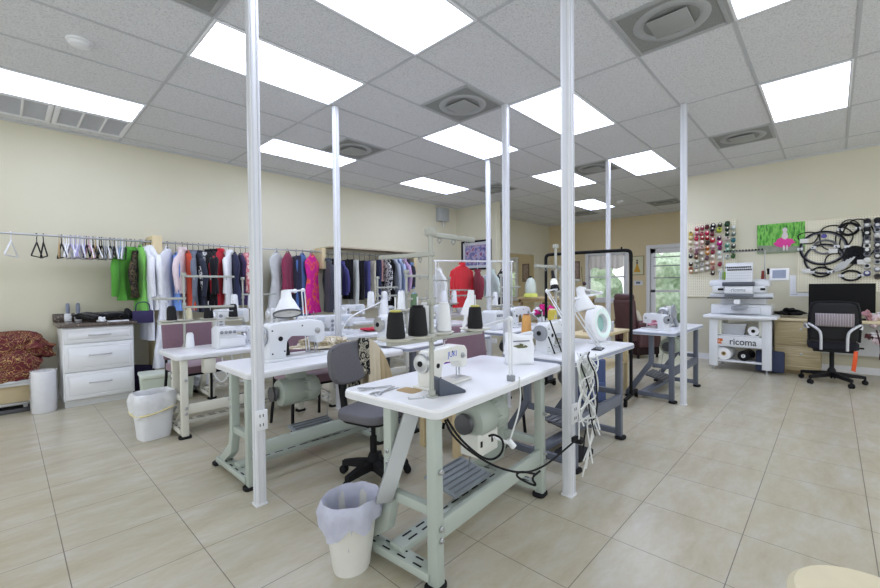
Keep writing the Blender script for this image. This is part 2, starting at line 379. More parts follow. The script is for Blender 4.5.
# outdoors beyond the far glass
struct('ground_outside', B().bb(XF+.2, XF+14, -8, 14, -.2, -.1), mat('#9fa49a', .9, noise=.1), smooth=0)
for k, (x, y, s_) in enumerate(((15, 7.0, 1.2), (16.2, 4.4, 1.15), (14.6, 2.2, 1.0), (16.4, -.6, 1.3))):
    t = thing('shrub', ['leafy green shrub outside at the left of the far window', 'leafy green shrub outside behind the far window', 'leafy shrub outside behind the glazed door', 'leafy shrub outside right of the glazed door'][k], 'shrub', (x, y, -.1))
    obj('foliage', B().blob((0, 0, 1.2), (s_, s_, 1.35), .12, k, 4), pattern_mat('leaves%d' % k, [(.25, '#8fa58c'), (.5, '#bccfb8'), (.8, '#f0f5ee')], 7, 'noise', .9, 'LINEAR', 6), t)
    obj('stem', B().cyl((0, 0, 0), (0, 0, .8), .07), TAN, t)
# ================================================================== sewing tables
def rrect(x0, x1, y0, y1, r, n=6):
    P = []
    for cx, cy, a in ((x1-r, y1-r, 0), (x0+r, y1-r, 90), (x0+r, y0+r, 180), (x1-r, y0+r, 270)):
        for k in range(n+1):
            t = math.radians(a+90*k/n); P.append((cx+r*math.cos(t), cy+r*math.sin(t)))
    return P
TG = 'industrial sewing tables on the shop floor'
def bolt(b, x, y, z, ax=(0, -1, 0), r=.012):
    b.lathe([(r, 0), (r, .005), (r*.6, .007), (r*.6, .013), (0, .014)], (x, y, z), ax, 10)
def motor_parts(t, x, y, z, m=GREEN, s=1):
    """clutch motor hung under the top, pulley at the -x side"""
    b = B().lathe([(.055*s, 0), (.085*s, .012), (.092*s, .03), (.092*s, .15), (.08*s, .165), (.08*s, .19), (.092*s, .2), (.092*s, .26), (.075*s, .285), (.0, .287)], (x-.1, y, z), (1, 0, 0), 28)
    for k in range(8):
        a = 2*PI*k/8; b.box((x+.1, y+math.cos(a)*.09*s, z+math.sin(a)*.09*s), (.1, .006, .014), rot=Euler((a, 0, 0)))
    mo = obj('motor', b, m, t)
    obj('pulley', B().lathe([(.02, 0), (.05, .002), (.04, .012), (.052, .024), (.02, .026)], (x-.145, y, z), (1, 0, 0), 24), DKSTEEL, mo)
    k = B().bb(x-.03, x+.1, y-.035, y+.035, z+.08*s, z+.16, .008); obj('bracket', k, m, mo)
    return mo
def sewing_table(label, loc, rz, L=1.22, W=.56, Z=.72, style='green', legx=(.05, None), motor=(.40, .28), topm=None, cut=None, pedal=True):
    t = thing('sewing_table', label, 'table', loc, rz, TG)
    lm = {'green': GREEN, 'slate': SLATE, 'cream': CREAM}[style]
    x1, x2 = legx[0], (legx[1] if legx[1] is not None else L-.12)
    top = B().prism(rrect(0, L, 0, W, .045), Z-.04, Z, 'z', .006)
    obj('tabletop', top, topm or LAM, t)
    e = B(); 
    obj('edge_band', B().prism(rrect(-.002, L+.002, -.002, W+.002, .046), Z-.033, Z-.012, 'z'), mat('#d7d9dc', .4, noise=.02) if style != 'slate' else mat('#8f97aa', .4, noise=.02), t)
    if cut:
        obj('machine_cutout', B().prism(rrect(cut[0], cut[1], cut[2], cut[3], .02), Z-.001, Z+.0015, 'z'), mat('#a98d5c', .6, noise=.1), t)
    for x, sg in ((x1, 1), (x2, -1)):
        if style == 'slate':
            obj('leg', B().prism([(.03, Z-.04), (.075, Z-.04), (.075, 0.02), (.03, .02)], x-.02, x+.025, 'x', .004), lm, t)
            # bent rear leg: vertical, then kicks outwards to the foot
            poly = [(W-.19, Z-.04), (W-.145, Z-.04), (W-.145, .40), (W+.09, .05), (W+.09, .012), (W+.05, .012), (W-.19, .385)]
            obj('leg', B().prism(poly, x-.018, x+.022, 'x', .004), lm, t)
            obj('foot_rail', B().bb(x-.016, x+.02, .075, W+.06, .03, .075, .004), lm, t)
            obj('cross_rail', B().bb(x-.014, x+.018, .075, W-.18, .34, .38, .004), lm, t)
        else:
            lw = .05
            obj('leg', B().prism([(.02, Z-.04), (.062, Z-.04), (.062, .02), (.012, .02)], x-lw/2, x+lw/2, 'x', .004), lm, t)
            yr = .26; poly = [(yr, Z-.04), (yr+.045, Z-.04), (yr+.045, .30), (yr+.07, .20), (W-.05, .05), (W-.01, .03), (W-.01, .012), (W-.09, .012), (yr+.03, .15), (yr, .27)]
            obj('leg', B().prism(poly, x-lw/2, x+lw/2, 'x', .004), lm, t)
            obj('cross_rail', B().bb(x-.018, x+.022, .06, .27, .29, .33, .004), lm, t)
            fr = obj('foot_rail', B().bb(x-.035, x+.035, .05, W-.05, .035, .07, .004), lm, t)
            sl = B()
            for k in range(4): sl.bb(x-.022+.0, x-.014, .10+k*.09, .145+k*.09, .069, .0712); sl.bb(x+.014, x+.022, .12+k*.09, .16+k*.09, .069, .0712)
            obj('slot_pattern', sl, BLACK, fr, smooth=0)
            for zz in (.20, .245, .47):
                bl = B(); bolt(bl, x+.004, .012, zz); obj('bolt', bl, STEEL, t)
            for zz in (.45, .5):
                bl = B(); bolt(bl, x-lw/2, .28, zz, (-1, 0, 0), .01); obj('bolt', bl, STEEL, t)
        for yy in (.04, W-.02 if style != 'slate' else W+.06):
            obj('rubber_foot', B().prism(rrect(x-.045, x+.045, yy-.035, yy+.035, .025), 0, .02, 'z', .004), RUB, t)
    if style == 'slate':
        obj('stretcher', B().bb(x1+.02, x2-.02, .03, .06, .27, .35, .004), lm, t)
        obj('floor_bar', B().bb(x1, x2, .30, .37, .03, .07, .004), lm, t)
    else:
        obj('stretcher', B().bb(x1+.02, x2-.02, .022, .048, .19, .27, .004), lm, t)
        fb = obj('floor_bar', B().bb(x1, x2, .22, .30, .06, .09, .004), lm, t)
        s = B(); n = int((x2-x1-.1)/.09)
        for k in range(n):
            for yy in (.238, .275): s.bb(x1+.06+k*.09, x1+.115+k*.09, yy, yy+.009, .089, .0915)
        obj('slot_pattern', s, BLACK, fb, smooth=0)
    if pedal:
        mx = (x1+x2)/2
        mx += .12
        p = B().box((mx, .36, .145), (.34, .22, .014), rot=Euler((.22, 0, 0)), bev=.004)
        pd_ = obj('treadle', p, mat('#8d959b', .5, noise=.06) if style != 'slate' else DKSTEEL, t)
        q = B()
        for k in range(6): q.box((mx, .275+k*.035, .133+k*.0079+.003), (.30, .006, .005), rot=Euler((.22, 0, 0)))
        obj('tread_rib', q, mat('#767d84', .6, noise=.06), pd_)
        obj('treadle_rod', B().tube([(mx+.1, .36, .15), (mx+.1, .33, .4), (motor[0]+.12 if motor else mx, .28, .52)], .004), STEEL, t)
    if motor: motor_parts(t, motor[0], motor[1], Z-.04-.17, GREEN if style != 'slate' else mat('#9ba59a', .4, noise=.04))
    return t
# ------------------------------------------------------------------ sewing machine heads
MG = 'sewing machine heads on the tables'
def machine(label, loc, rz, s=1.0, body=None, brand=None, wheelm=STEEL, tall=0, dark=True):
    """lockstitch head: origin on the table under the bed centre, handwheel at -x, needle at +x, -y is the back seen here"""
    t = thing('sewing_machine', label, 'sewing machine', loc, rz, MG)
    bd = body or mat('#e3e3dd', .32, noise=.02, coat=.3)
    h = .27+tall
    C = [(-.22, .0), (-.22, h-.03), (-.19, h), (.12, h+.012), (.21, h-.004), (.235, h-.04), (.235, .125), (.205, .10), (.16, .10), (.145, .155), (-.04, .17), (-.075, .14), (-.085, .035), (-.07, .0)]
    obj('body', B().prism([(u*s, v*s) for u, v in C], -.058*s, .058*s, 'y', .014*s, 3), bd, t)
    obj('bed', B().bb(-.24*s, .25*s, -.088*s, .088*s, .0, .022*s, .008*s), bd, t)
    obj('needle_plate', B().bb(.12*s, .24*s, -.03*s, .03*s, .021*s, .0245*s), STEEL, t)
    hw = obj('handwheel', B().lathe([(.0, 0), (.03*s, 0), (.05*s, .004), (.066*s, .003), (.07*s, .012), (.066*s, .024), (.045*s, .02), (.03*s, .028), (0, .028)], (-.255*s, 0, (h-.085)*s), (1, 0, 0), 28), wheelm, t)
    obj('wheel_hub', B().cyl((-.262*s, 0, (h-.085)*s), (-.215*s, 0, (h-.085)*s), .02*s), BLACK if dark else STEEL, hw)
    obj('needle_bar', B().cyl((.20*s, 0, .04*s), (.20*s, 0, .12*s), .007*s, n=10).cyl((.20*s, 0, .022*s), (.20*s, 0, .045*s), .002*s, n=6), STEEL, t)
    obj('presser_bar', B().cyl((.188*s, .018*s, .028*s), (.188*s, .018*s, .125*s), .005*s, n=8).bb(.18*s, .225*s, -.008*s, .012*s, .024*s, .03*s), STEEL, t)
    obj('face_plate', B().bb(.2345*s, .239*s, -.04*s, .04*s, .115*s, (h-.03)*s, .006*s), STEEL, t)
    dl = B()
    for yy in (-1, 1):
        dl.lathe([(.022*s, 0), (.022*s, .005), (.012*s, .006), (.012*s, .014), (0, .016)], (.165*s, yy*.058*s, (h-.075)*s), (0, yy, 0), 18)
    obj('tension_dial', dl, STEEL, t)
    obj('oil_cap', B().lathe([(.017*s, 0), (.017*s, .003), (0, .004)], (-.13*s, -.058*s, (h-.11)*s), (0, -1, 0), 16), BLACK, t)
    for xx, zz in ((-.19, .06), (-.19, h-.05), (.04, h-.03), (-.1, .07)): obj('screw', B().lathe([(.006*s, 0), (.006*s, .002), (0, .003)], (xx*s, -.058*s, zz*s), (0, -1, 0), 10), BLACK, t)
    pass
    obj('thread_guide', B().tube([(.02*s, 0, h*s), (.02*s, 0, (h+.05)*s), (.03*s, -.01, (h+.055)*s), (.035*s, 0, (h+.045)*s)], .003*s, 6).lathe([(.02*s, 0), (.02*s, .012), (.008*s, .014), (.008*s, .028)], (-.12*s, 0, (h+.002)*s), n=14), STEEL, t)
    if brand: text('brand_lettering', brand, .058*s, mat('#4a5fd0', .4, noise=0), t, (.04*s, -.0585*s, (h-.05)*s), (PI/2, 0, 0), .0006)
    return t
def overlock(label, loc, rz, s=1.0):
    t = thing('overlock_machine', label, 'overlock machine', loc, rz, MG)
    obj('body', B().prism([(-.13*s, 0), (-.13*s, .20*s), (-.11*s, .225*s), (.04*s, .225*s), (.06*s, .2*s), (.06*s, .13*s), (.14*s, .115*s), (.15*s, 0)], -.10*s, .10*s, 'y', .012*s, 3), MWHITE, t)
    obj('front_cover', B().prism([(-.11*s, .02*s), (-.11*s, .105*s), (.13*s, .095*s), (.135*s, .02*s)], -.11*s, -.095*s, 'y', .004), WHITE, t)
    d = B()
    for k in range(4): d.lathe([(.016*s, 0), (.016*s, .012), (.009*s, .016)], ((-.095+.042*k)*s, -.10*s, .17*s), (0, -1, 0), 16)
    obj('tension_dial', d, GREYP, t)
    hw = obj('handwheel', B().lathe([(.03*s, 0), (.05*s, .006), (.05*s, .022), (.03*s, .03)], (.145*s, 0, .09*s), (1, 0, 0), 24), WHITE, t)
    obj('arm', B().bb(.05*s, .16*s, -.05*s, .05*s, .15*s, .205*s, .012), MWHITE, t)
    obj('thread_post', B().cyl((-.08*s, .06*s, .22*s), (-.08*s, .06*s, .38*s), .004).cyl((-.12*s, .06*s, .38*s), (.08*s, .06*s, .38*s), .004), STEEL, t)
    p = B().bb(.04*s, .10*s, -.03*s, .03*s, .03*s, .04*s); obj('presser_foot', p, STEEL, t)
    return t
def domestic(label, loc, rz, s=1.0):
    t = thing('sewing_machine', label, 'sewing machine', loc, rz, MG)
    C = [(-.2, 0), (-.2, .27), (-.18, .29), (.18, .29), (.2, .27), (.2, .12), (.15, .11), (.13, .17), (-.08, .18), (-.1, .15), (-.1, .0)]
    obj('body', B().prism([(u*s, v*s) for u, v in C], -.075*s, .075*s, 'y', .016*s, 3), MWHITE, t)
    obj('bed', B().bb(-.2*s, .2*s, -.085*s, .085*s, 0, .07*s, .012*s), MWHITE, t)
    hw = obj('handwheel', B().lathe([(.02*s, 0), (.055*s, .003), (.058*s, .014), (.05*s, .028), (0, .03)], (-.23*s, 0, .2*s), (1, 0, 0), 24), WHITE, t)
    d = B()
    for k in range(3): d.lathe([(.022*s, 0), (.022*s, .008), (.012*s, .012)], ((-.15)*s, -.075*s, (.09+.06*k)*s), (0, -1, 0), 18)
    obj('selector_dial', d, GREYP, t)
    obj('spool_pin', B().cyl((-.08*s, 0, .285*s), (-.08*s, 0, .36*s), .004).cyl((.0*s, 0, .285*s), (.0*s, 0, .34*s), .004), STEEL, t)
    obj('needle_bar', B().cyl((.165*s, 0, .07*s), (.165*s, 0, .12*s), .006).bb(.15*s, .185*s, -.012, .012, .072*s, .078*s), STEEL, t)
    obj('stitch_panel', B().bb(.0*s, .12*s, -.0775*s, -.074*s, .2*s, .265*s, .003), mat('#c6cdd6', .4, noise=.05, scale=40), t)
    return t
# ------------------------------------------------------------------ thread cones and stands
CG = 'thread cones on the thread stands'
_cone = {}
def cone(label, loc, key, m, r=.045, h=.135, tip='#d8d86a', group=CG):
    if key in _cone: return dup(_cone[key], loc, R.uniform(0, 6), label, group)
    t = thing('thread_cone', label, 'thread cone', loc, 0, group)
    obj('thread', B().lathe([(r*.96, .0), (r, .010), (r*.78, h-.012), (r*.7, h-.004)], n=24), m, t)
    obj('paper_core', B().lathe([(r*.3, 0.002), (r*.42, h-.006), (r*.62, h), (r*.56, h+.005), (0, h+.005)], n=20), mat(tip, .6, noise=.03), t)
    _cone[key] = t; return t
def thread_stand(label, loc, rz, hh=.72, tray=.24, arms=((-.13, 0), (.13, 0)), bars=((.60, .36, 0), (.70, .22, 0)), m=None, pm=None):
    """pole at the origin; tray cross bar at height tray; bars (z, length, side)"""
    t = thing('thread_stand', label, 'thread stand', loc, rz, 'thread stands clamped to the tables')
    m = m or mat('#a5a79f', .4, .2, noise=.03)
    obj('pole', B().cyl((0, 0, 0), (0, 0, hh), .0105, n=14), m, t)
    obj('base_nut', B().lathe([(.026, 0), (.026, .008), (.016, .012), (.016, .03)], n=16), m, t)
    obj('collar', B().bb(-.017, .017, -.02, .02, tray-.035, tray+.0, .004), m, t); obj('collar', B().bb(-.014, .014, -.014, .014, tray+.12, tray+.15, .003), m, t)
    xs = [a[0] for a in arms]
    obj('tray_arm', B().bb(min(xs+[0])-.04, max(xs+[0])+.04, -.016, .012, tray-.03, tray-.014, .003), m, t)
    for ax, ay in arms:
        d = obj('tray_disc', B().lathe([(.0, -.012), (.05, -.012), (.072, -.004), (.075, 0), (.05, -.002), (0, -.002)], (ax, ay, tray), n=28), pm or CREAM, t)
        obj('spool_pin', B().cyl((ax, ay, tray-.004), (ax, ay, tray+.16), .004, n=8), STEEL, d)
    for z, ln, sd in bars:
        b = B().box((sd, 0, z), (ln, .026, .018), bev=.004)
        br = obj('guide_bar', b, m, t)
        q = B()
        for k in range(4):
            xx = sd-ln/2+ln*(k+.5)/4; q.tube([(xx, -.012, z-.008), (xx, -.022, z-.02), (xx, -.012, z-.032), (xx, -.002, z-.02), (xx, -.012, z-.008)], .0025, 6)
        obj('thread_eye', q, STEEL, br)
    obj('pole_cap', B().bb(-.02, .02, -.018, .018, hh-.02, hh+.012, .004), m, t)
    return t
# ------------------------------------------------------------------ chairs
def mauve_chair(label, loc, rz):
    t = thing('padded_chair', label, 'chair', loc, rz, 'mauve padded chairs behind the tables')
    obj('seat', B().prism(rrect(-.23, .23, -.22, .23, .06), .41, .475, 'z', .022, 3), MAUVE, t)
    b = B()
    def f(u, v):
        x = (u-.5)*.46; return (x, .235+.05*v-.05*(1-(2*u-1)**2)*.6, .50+.36*v)
    b.grid(f, 14, 8); o = obj('backrest', b, MAUVE, t, solid=.05); o.modifiers['solid'].offset = 0
    q = o.modifiers.new('bev', 'BEVEL'); q.width = .018; q.segments = 3; q.limit_method = 'ANGLE'
    for sx in (-1, 1):
        obj('leg', B().tube([(sx*.2, -.18, .41), (sx*.215, -.2, .2), (sx*.225, -.215, 0)], .013, 10), BLACK, t)
        obj('leg', B().tube([(sx*.2, .3, .62), (sx*.2, .25, .44), (sx*.21, .24, .3), (sx*.225, .29, 0)], .013, 10, 1), BLACK, t)
    obj('seat_frame', B().bb(-.2, .2, -.19, -.165, .385, .41), BLACK, t); obj('seat_frame', B().bb(-.2, .2, .2, .225, .385, .41), BLACK, t)
    return t
def star_base(t, r=.3, z=.09, m=None, rot=0):
    m = m or RUB
    bs = obj('hub', B().lathe([(.045, z-.03), (.05, z+.0), (.045, z+.05), (.03, z+.08)], n=20), m, t)
    for k in range(5):
        a = 2*PI*k/5+rot; d = Vector((math.cos(a), math.sin(a), 0)); p = Vector((-d.y, d.x, 0))
        rs = []
        b = B()
        for q, (w, h0, h1) in zip((.03, .15, r), ((.035, z-.02, z+.035), (.03, z-.022, z+.022), (.022, z-.03, z+.002))):
            c = d*q; rs.append(b.ring([c-p*w+Vector((0, 0, h0)), c+p*w+Vector((0, 0, h0)), c+p*w*.8+Vector((0, 0, h1)), c-p*w*.8+Vector((0, 0, h1))]))
        b.skin(rs); obj('base_arm', b, m, t, smooth=30)
        c = d*(r-.005)
        cs = B().cyl((c.x, c.y, .04), (c.x, c.y, z-.02), .012, n=10)
        for sg in (-1, 1):
            o_ = c+p*sg*.016; cs.cyl(o_-p*.011, o_+p*.011, .001, n=4) if False else None
            cs.lathe([(.0, -.011), (.024, -.011), (.028, -.006), (.028, .006), (.024, .011), (0, .011)], (o_.x, o_.y, .028), p, 16)
        obj('caster', cs, m, t)
    return bs
def bin_(name, label, loc, rz, shape, rb, rt, h, bodym, bagm, tie=None):
    t = thing(name, label, 'trash bin', loc, rz)
    def pts(r, z, n=48, amp=0, sd=0):
        P = []
        for i in range(n):
            a = 2*PI*i/n
            if shape == 'round': x, y = r*math.cos(a), r*math.sin(a)*.85
            else:
                k = (abs(math.cos(a))**4+abs(math.sin(a))**4)**-.25; x, y = r*k*math.cos(a), r*.8*k*math.sin(a)
            q = 1+amp*(math.sin(7*a+sd)+.7*math.sin(13*a+2*sd)+.5*math.sin(23*a+sd*3))
            P.append((x*q, y*q, z+amp*.08*math.sin(9*a+sd)*2))
        return P
    b = B(); b.skin([b.ring(pts(rb*.94, 0)), b.ring(pts(rb, .012)), b.ring(pts(rt, h)), b.ring(pts(rt*1.04, h+.006)), b.ring(pts(rt*.96, h+.004)), b.ring(pts(rb*.93, .02))], cap=True)
    obj('bucket', b, bodym, t)
    g = B(); D = .26 if shape == 'round' else .36
    rs = [g.ring(pts(rt*1.06+.004, h*(1-D), amp=.045, sd=1)), g.ring(pts(rt*1.10+.004, h*(1-D*.6), amp=.05, sd=1.4)), g.ring(pts(rt*1.13+.004, h*(1-D*.3), amp=.045, sd=2)), g.ring(pts(rt*1.08+.003, h+.006, amp=.012, sd=2.5)), g.ring(pts(rt*1.03, h+.022, amp=.012, sd=3)), g.ring(pts(rt*.94, h+.008, amp=.014, sd=3.5)), g.ring(pts(rt*.86, h*.75, amp=.06, sd=4)), g.ring(pts(rt*.72, h*.45, amp=.10, sd=5)), g.ring(pts(rt*.45, h*.2, amp=.06, sd=6))]
    for r_ in rs[:2]:
        for i, v in enumerate(r_): v.co.z += (-.05*h*(1+math.sin(2*PI*i/48*2+1))) + (.02*math.sin(2*PI*i/48*5))
    g.skin(rs, cap=False); bag = obj('bin_liner', g, bagm, t, smooth=80)
    if tie:
        q = B(); q.tube([(x*1.12, y*1.12, h*.70+.10*h*math.sin(1+2*PI*i/24)) for i, (x, y, z) in enumerate(pts(rt, 0, 24))], .008, 6, 0, True); obj('drawstring', q, tie, bag)
    return t
def arm_lamp(label, loc, pts, head, aim, r=.07, hm=WHITE, rim=None, armm=WHITE):
    """clamp lamp: world points of the arm (pts) starting at the clamp; conical shade at head aiming along aim"""
    t = thing('desk_lamp', label, 'lamp', loc, 0, 'clamp lamps on the sewing tables')
    o = Vector(loc)
    P = [Vector(p)-o for p in pts]
    obj('clamp', B().bb(-.018, .018, -.03, .03, 0, .05, .005).bb(-.012, .012, -.03, .0, -.06, .0, .003) if False else B().bb(-.014, .014, -.018, .018, 0, .03, .004), GREYP, t)
    for a, b in zip(P, P[1:]):
        d = (b-a).normalized(); s_ = d.cross(Vector((0, 0, 1)));  s_ = s_.normalized()*.014 if s_.length > .1 else Vector((.012, 0, 0))
        obj('arm', B().tube([a+s_, b+s_], .0045, 8).tube([a-s_, b-s_], .0045, 8), armm, t)
    for p in P[1:]: obj('joint', B().blob(p, (.015, .015, .015), 0, 0, 2), armm, t)
    h = Vector(head)-o; a = Vector(aim).normalized()
    prof = [(.001, -.10), (r*.35, -.10), (r*.42, -.05), (r*.55, -.035), (r, .045), (r*1.02, .05), (r*.96, .05), (r*.5, -.03), (0, -.04)]
    sh = obj('lamp_shade', B().lathe([(q, z) for q, z in prof], h, a, 32), hm, t)
    obj('rim', B().lathe([(r*1.0, .046), (r*1.06, .046), (r*1.06, .056), (r*.98, .056)], h, a, 32, cap=False), rim or hm, sh)
    obj('bulb', B().lathe([(.02, -.03), (.03, 0), (.03, .02), (.018, .035), (0, .038)], h, a, 16), mat('#f4f2ea', .2, noise=0), sh)
    obj('neck', B().cyl(P[-1], h-a*.1, .01), armm, t)
    return t
# ================================================================== the sewing area
rad = math.radians
t1 = sewing_table('white sewing table with grey green legs closest to the camera', (1.125, 1.09, 0), rad(4.5), 1.20, .58, .72, 'green', (.03, .965), (.58, .20), cut=(.13, .21, .25, .36))
cb = obj('control_box', B().bb(.47, .66, .13, .24, .345, .46, .008), mat('#d8d9d2', .45, noise=.03), t1)
q = B()
for xx in (.50, .60): q.bb(xx-.008, xx+.008, .126, .131, .395, .425, .002)
obj('socket', q, BLACK, cb)
sewing_table('slate legged sewing table right behind the tall front post', (2.42, 1.15, 0), 0, 1.08, .56, .725, 'slate', (.08, .86), (.55, .28))
sewing_table('grey blue sewing table with slate bent legs near the glazed door', (4.50, 1.12, 0), rad(-1), 1.18, .41, .72, 'slate', (.11, 1.05), (.62, .2), topm=mat('#dfe2ea', .3, noise=.02))
sewing_table('white sewing table with green grey legs beside the nearest left post', (.97, 2.47, 0), 0, 1.22, .58, .695, 'green', (.02, .99), (.38, .24))
sewing_table('long white sewing table by the left trash bin', (.91, 3.71, 0), 0, 1.2, .56, .67, 'cream', (.06, 1.05), None)
sewing_table('white sewing table with the gooseneck lamp and folded red cloth', (2.2, 3.60, 0), 0, 1.2, .56, .69, 'cream', (.06, 1.05), None)
sewing_table('sewing table hidden behind the front thread stand and grey office chair', (2.2, 2.45, 0), 0, 1.12, .56, .71, 'slate', (.1, .98), (.5, .28))
sewing_table('sewing table behind the mauve chair in the middle of the room', (3.55, 2.45, 0), 0, 1.2, .56, .71, 'slate', (.1, 1.05), (.5, .28))
sewing_table('farther sewing table in front of the red top rack', (3.55, 3.62, 0), 0, 1.0, .56, .70, 'cream', (.08, .9), None)
sewing_table('back table with a tan top near the hanging dark clothes', (1.45, 4.85, 0), 0, 1.35, .5, .70, 'cream', (.08, 1.2), None, topm=mat('#d9cda6', .5, noise=.05), pedal=False)
sewing_table('back table under the denim and magenta clothes', (3.1, 4.85, 0), 0, 1.4, .5, .70, 'cream', (.08, 1.25), None, pedal=False)
sewing_table('back table in front of the red top', (4.85, 4.55, 0), 0, 1.3, .5, .72, 'cream', (.08, 1.15), None, pedal=False)
# machines
Z1 = .72
machine('cream sewing machine with blue maker lettering on the front table', (1.47, 1.38, Z1), rad(4.5), .66, brand='JUKI', tall=.0)
p = pz(297, 359, .69)
machine('large white sewing machine under the round shaded lamp', (p.x+.0, p.y+.05, .69), rad(3), .98, MWHITE)
p = pz(556, 352, .72)
mt = machine('white belt driven machine behind the white paper bag', (p.x+.02, 1.46, .72), 0, .8, MWHITE, wheelm=GREYP)
q = B()
for a, b in (((-.19, -.075, .24), (-.02, -.075, .0)), ((-.21, -.075, .13), (-.12, -.075, .0))): q.tube([a, b], .0055, 6)
obj('drive_belt', q, BELT, mt)
overlock('white boxy overlock machine on the long left table', (pz(219, 345, .67).x, 3.92, .67), 0, .85)
p = pz(245, 340, .67)
machine('low white machine arm next to the boxy overlock machine', (p.x, 3.98, .67), 0, .62, MWHITE)
domestic('white home sewing machine left of the second post', (pz(316, 338, .69).x-.0, 3.80, .69), 0, .78)
domestic('white home sewing machine just right of the second post', (pz(350, 336, .69).x, 3.84, .69), 0, .75)
machine('white machine head under the green and white thread cones', (pz(424, 346, .71).x, 2.72, .71), 0, .95, MWHITE)
domestic('white machine behind the black thread cones on the long left table', (1.80, 5.05, .70), 0, .9)
domestic('white machine on the back table beside the wine vest', (2.42, 5.08, .70), 0, .85)
domestic('white machine on the back table under the hanging trousers', (3.5, 5.08, .70), 0, .85)
overlock('white overlock machine on the back table at its right end', (4.15, 5.08, .70), 0, .9)
overlock('white overlock machine on the middle table behind the mauve chair', (3.78, 2.74, .71), 0, .95)
machine('white machine on the middle table near the tan thread cone', (4.22, 2.72, .71), 0, .85, MWHITE)
domestic('white home machine in front of the red top', (4.0, 3.9, .70), 0, .85)
machine('white machine on the table before the red top', (5.4, 4.8, .72), 0, .9, MWHITE)
p = pz(690, 321, .72)
gm = machine('white sewing machine on the grey blue table by the door', (5.2, 1.36, .72), 0, .8, MWHITE, wheelm=GREYP)
g2 = machine('white machine with large grey pulley at the left end of the grey blue table', (4.70, 1.34, .72), rad(60), .62, MWHITE, wheelm=GREYP)
obj('belt_guard', B().box((-.12, -.10, .11), (.05, .03, .30), rot=Euler((0, -.75, 0)), bev=.008).lathe([(.05, 0), (.075, .004), (.075, .02), (.04, .03)], (-.21, -.10, .18), (0, -1, 0), 24), GREYP, gm)
# stands and cones
def stand_bars(label, xy, z, hh, tray, arms, bars, **k):
    t = thread_stand(label, (xy[0], xy[1], z), 0, hh, tray, [(a, 0) for a in arms], (), **k)
    m = mat('#a5a79f', .4, .2, noise=.03)
    for zz, dx, dy in bars:
        d = Vector((dx, dy, 0)); n = d.normalized(); L = d.length
        b = B().box((dx/2, dy/2, zz), (L+.03, .026, .02), rz=math.atan2(dy, dx), bev=.004); br = obj('guide_bar', b, m, t)
        q = B()
        for k_ in range(3):
            c = d*((k_+.6)/3); q.tube([(c.x, c.y, zz-.008), (c.x+n.y*.012, c.y-n.x*.012, zz-.02), (c.x, c.y, zz-.034), (c.x-n.y*.012, c.y+n.x*.012, zz-.02), (c.x, c.y, zz-.008)], .0025, 6)
        obj('thread_eye', q, STEEL, br)
    return t
s1 = pz(432, 397, .72)
fs = stand_bars('tall thread stand on the front table with long top bar', (s1.x, s1.y), .72, .715, .275, (-.20, -.08, .30), ((.70, .30, .02), (.615, -.03, .29)))
for dx, lab, k, m, tip in ((-.20, 'black thread cone with a yellow tip left on the front stand', 'k', BLKTHREAD, '#c9c46a'), (-.08, 'wide black thread cone close to the front stand pole', 'k2', BLKTHREAD, '#222226'), (.30, 'black thread cone on the right disc of the front stand', 'k', BLKTHREAD, '#c9c46a')):
    cone(lab, (s1.x+dx, s1.y, .72+.275), k, m, .038 if k == 'k' else .042, .105 if k == 'k' else .12, tip)
cone('white thread cone right behind the front stand pole', (s1.x+.045, s1.y+.075, .72+.275), 'w', WTHREAD, .036, .125, '#e8e8ea')
cone('second white thread cone on the front stand, nearer the right disc', (s1.x+.11, s1.y+.03, .72+.275), 'w', WTHREAD)
obj('tray_disc', B().lathe([(.0, -.012), (.07, -.012), (.09, 0), (0, -.002)], (.07, .05, .273), n=28), CREAM, fs)
s3 = pz(185, 347, .67)
stand_bars('thread stand on the long left table below the white gown', (s3.x, s3.y), .67, .66, .25, (-.14, .0, .2, .42), ((.64, .42, 0), (.36, .36, -.15), (.44, -.2, .1)))
for dx, lab, k in ((-.10, 'black cone left of the pole on the left thread stand', 'k2'), (.20, 'middle black cone on the left thread stand', 'k2'), (.42, 'right black cone on the left thread stand', 'k2')):
    cone(lab, (s3.x+dx, s3.y, .67+.25), k, BLKTHREAD)
cone('small cream thread cone between the black cones on the left stand', (s3.x+.05, s3.y+.05, .92), 'c', mat('#e6dfc0', .7, noise=.05), .03, .09, '#e8e0b0')
solo('tray_bar', B().bb(-.2, .5, -.03, .03, -.03, -.016, .004), CREAM, 'flat cream spool tray on the left thread stand', 'tray', loc=(s3.x, s3.y, .915))
cone('white thread cone standing on the corner of the long left table', (s3.x+.03, s3.y-.04, .67), 'w', WTHREAD)
s2 = pz(428, 352, .71)
b_ = py(405, 309, 2.65)
stand_bars('thread stand with a white cone and a green cone', (b_.x+.02, 2.65), .71, .62, b_.z-.71, (-.05, .09, .24), ((.58, .3, 0), (.38, .34, .0)))
cone('tall white thread cone left of the green cone', (b_.x-.06+.02, 2.65, b_.z+.002), 'wt', WTHREAD, .035, .15, '#f0f0f0')
cone('green thread cone on the stand behind the front pole', (b_.x+.11, 2.65, b_.z+.002), 'gr', pattern_mat('gthread', [(0, '#5f7a5a'), (1, '#86a37c')], 60, 'wave', .8, 'LINEAR', vec=(0, 0, 1)), .036, .13, '#9fb7d8')
b_ = py(533, 334, 1.62)
stand_bars('thread stand with orange and yellow cones behind the tall post', (py(556, 334, 1.62).x, 1.62), .725, .79, b_.z-.725, (-.22, -.08, .12), ((.62, -.30, .0), (.62, .16, 0), (.42, .12, 0)))
cone('orange tan thread cone on the stand behind the paper bag', (py(524, 322, 1.64).x, 1.62, b_.z), 'or', mat('#d9a35f', .8, noise=.1, scale=50), .038, .15, '#8b5a3c')
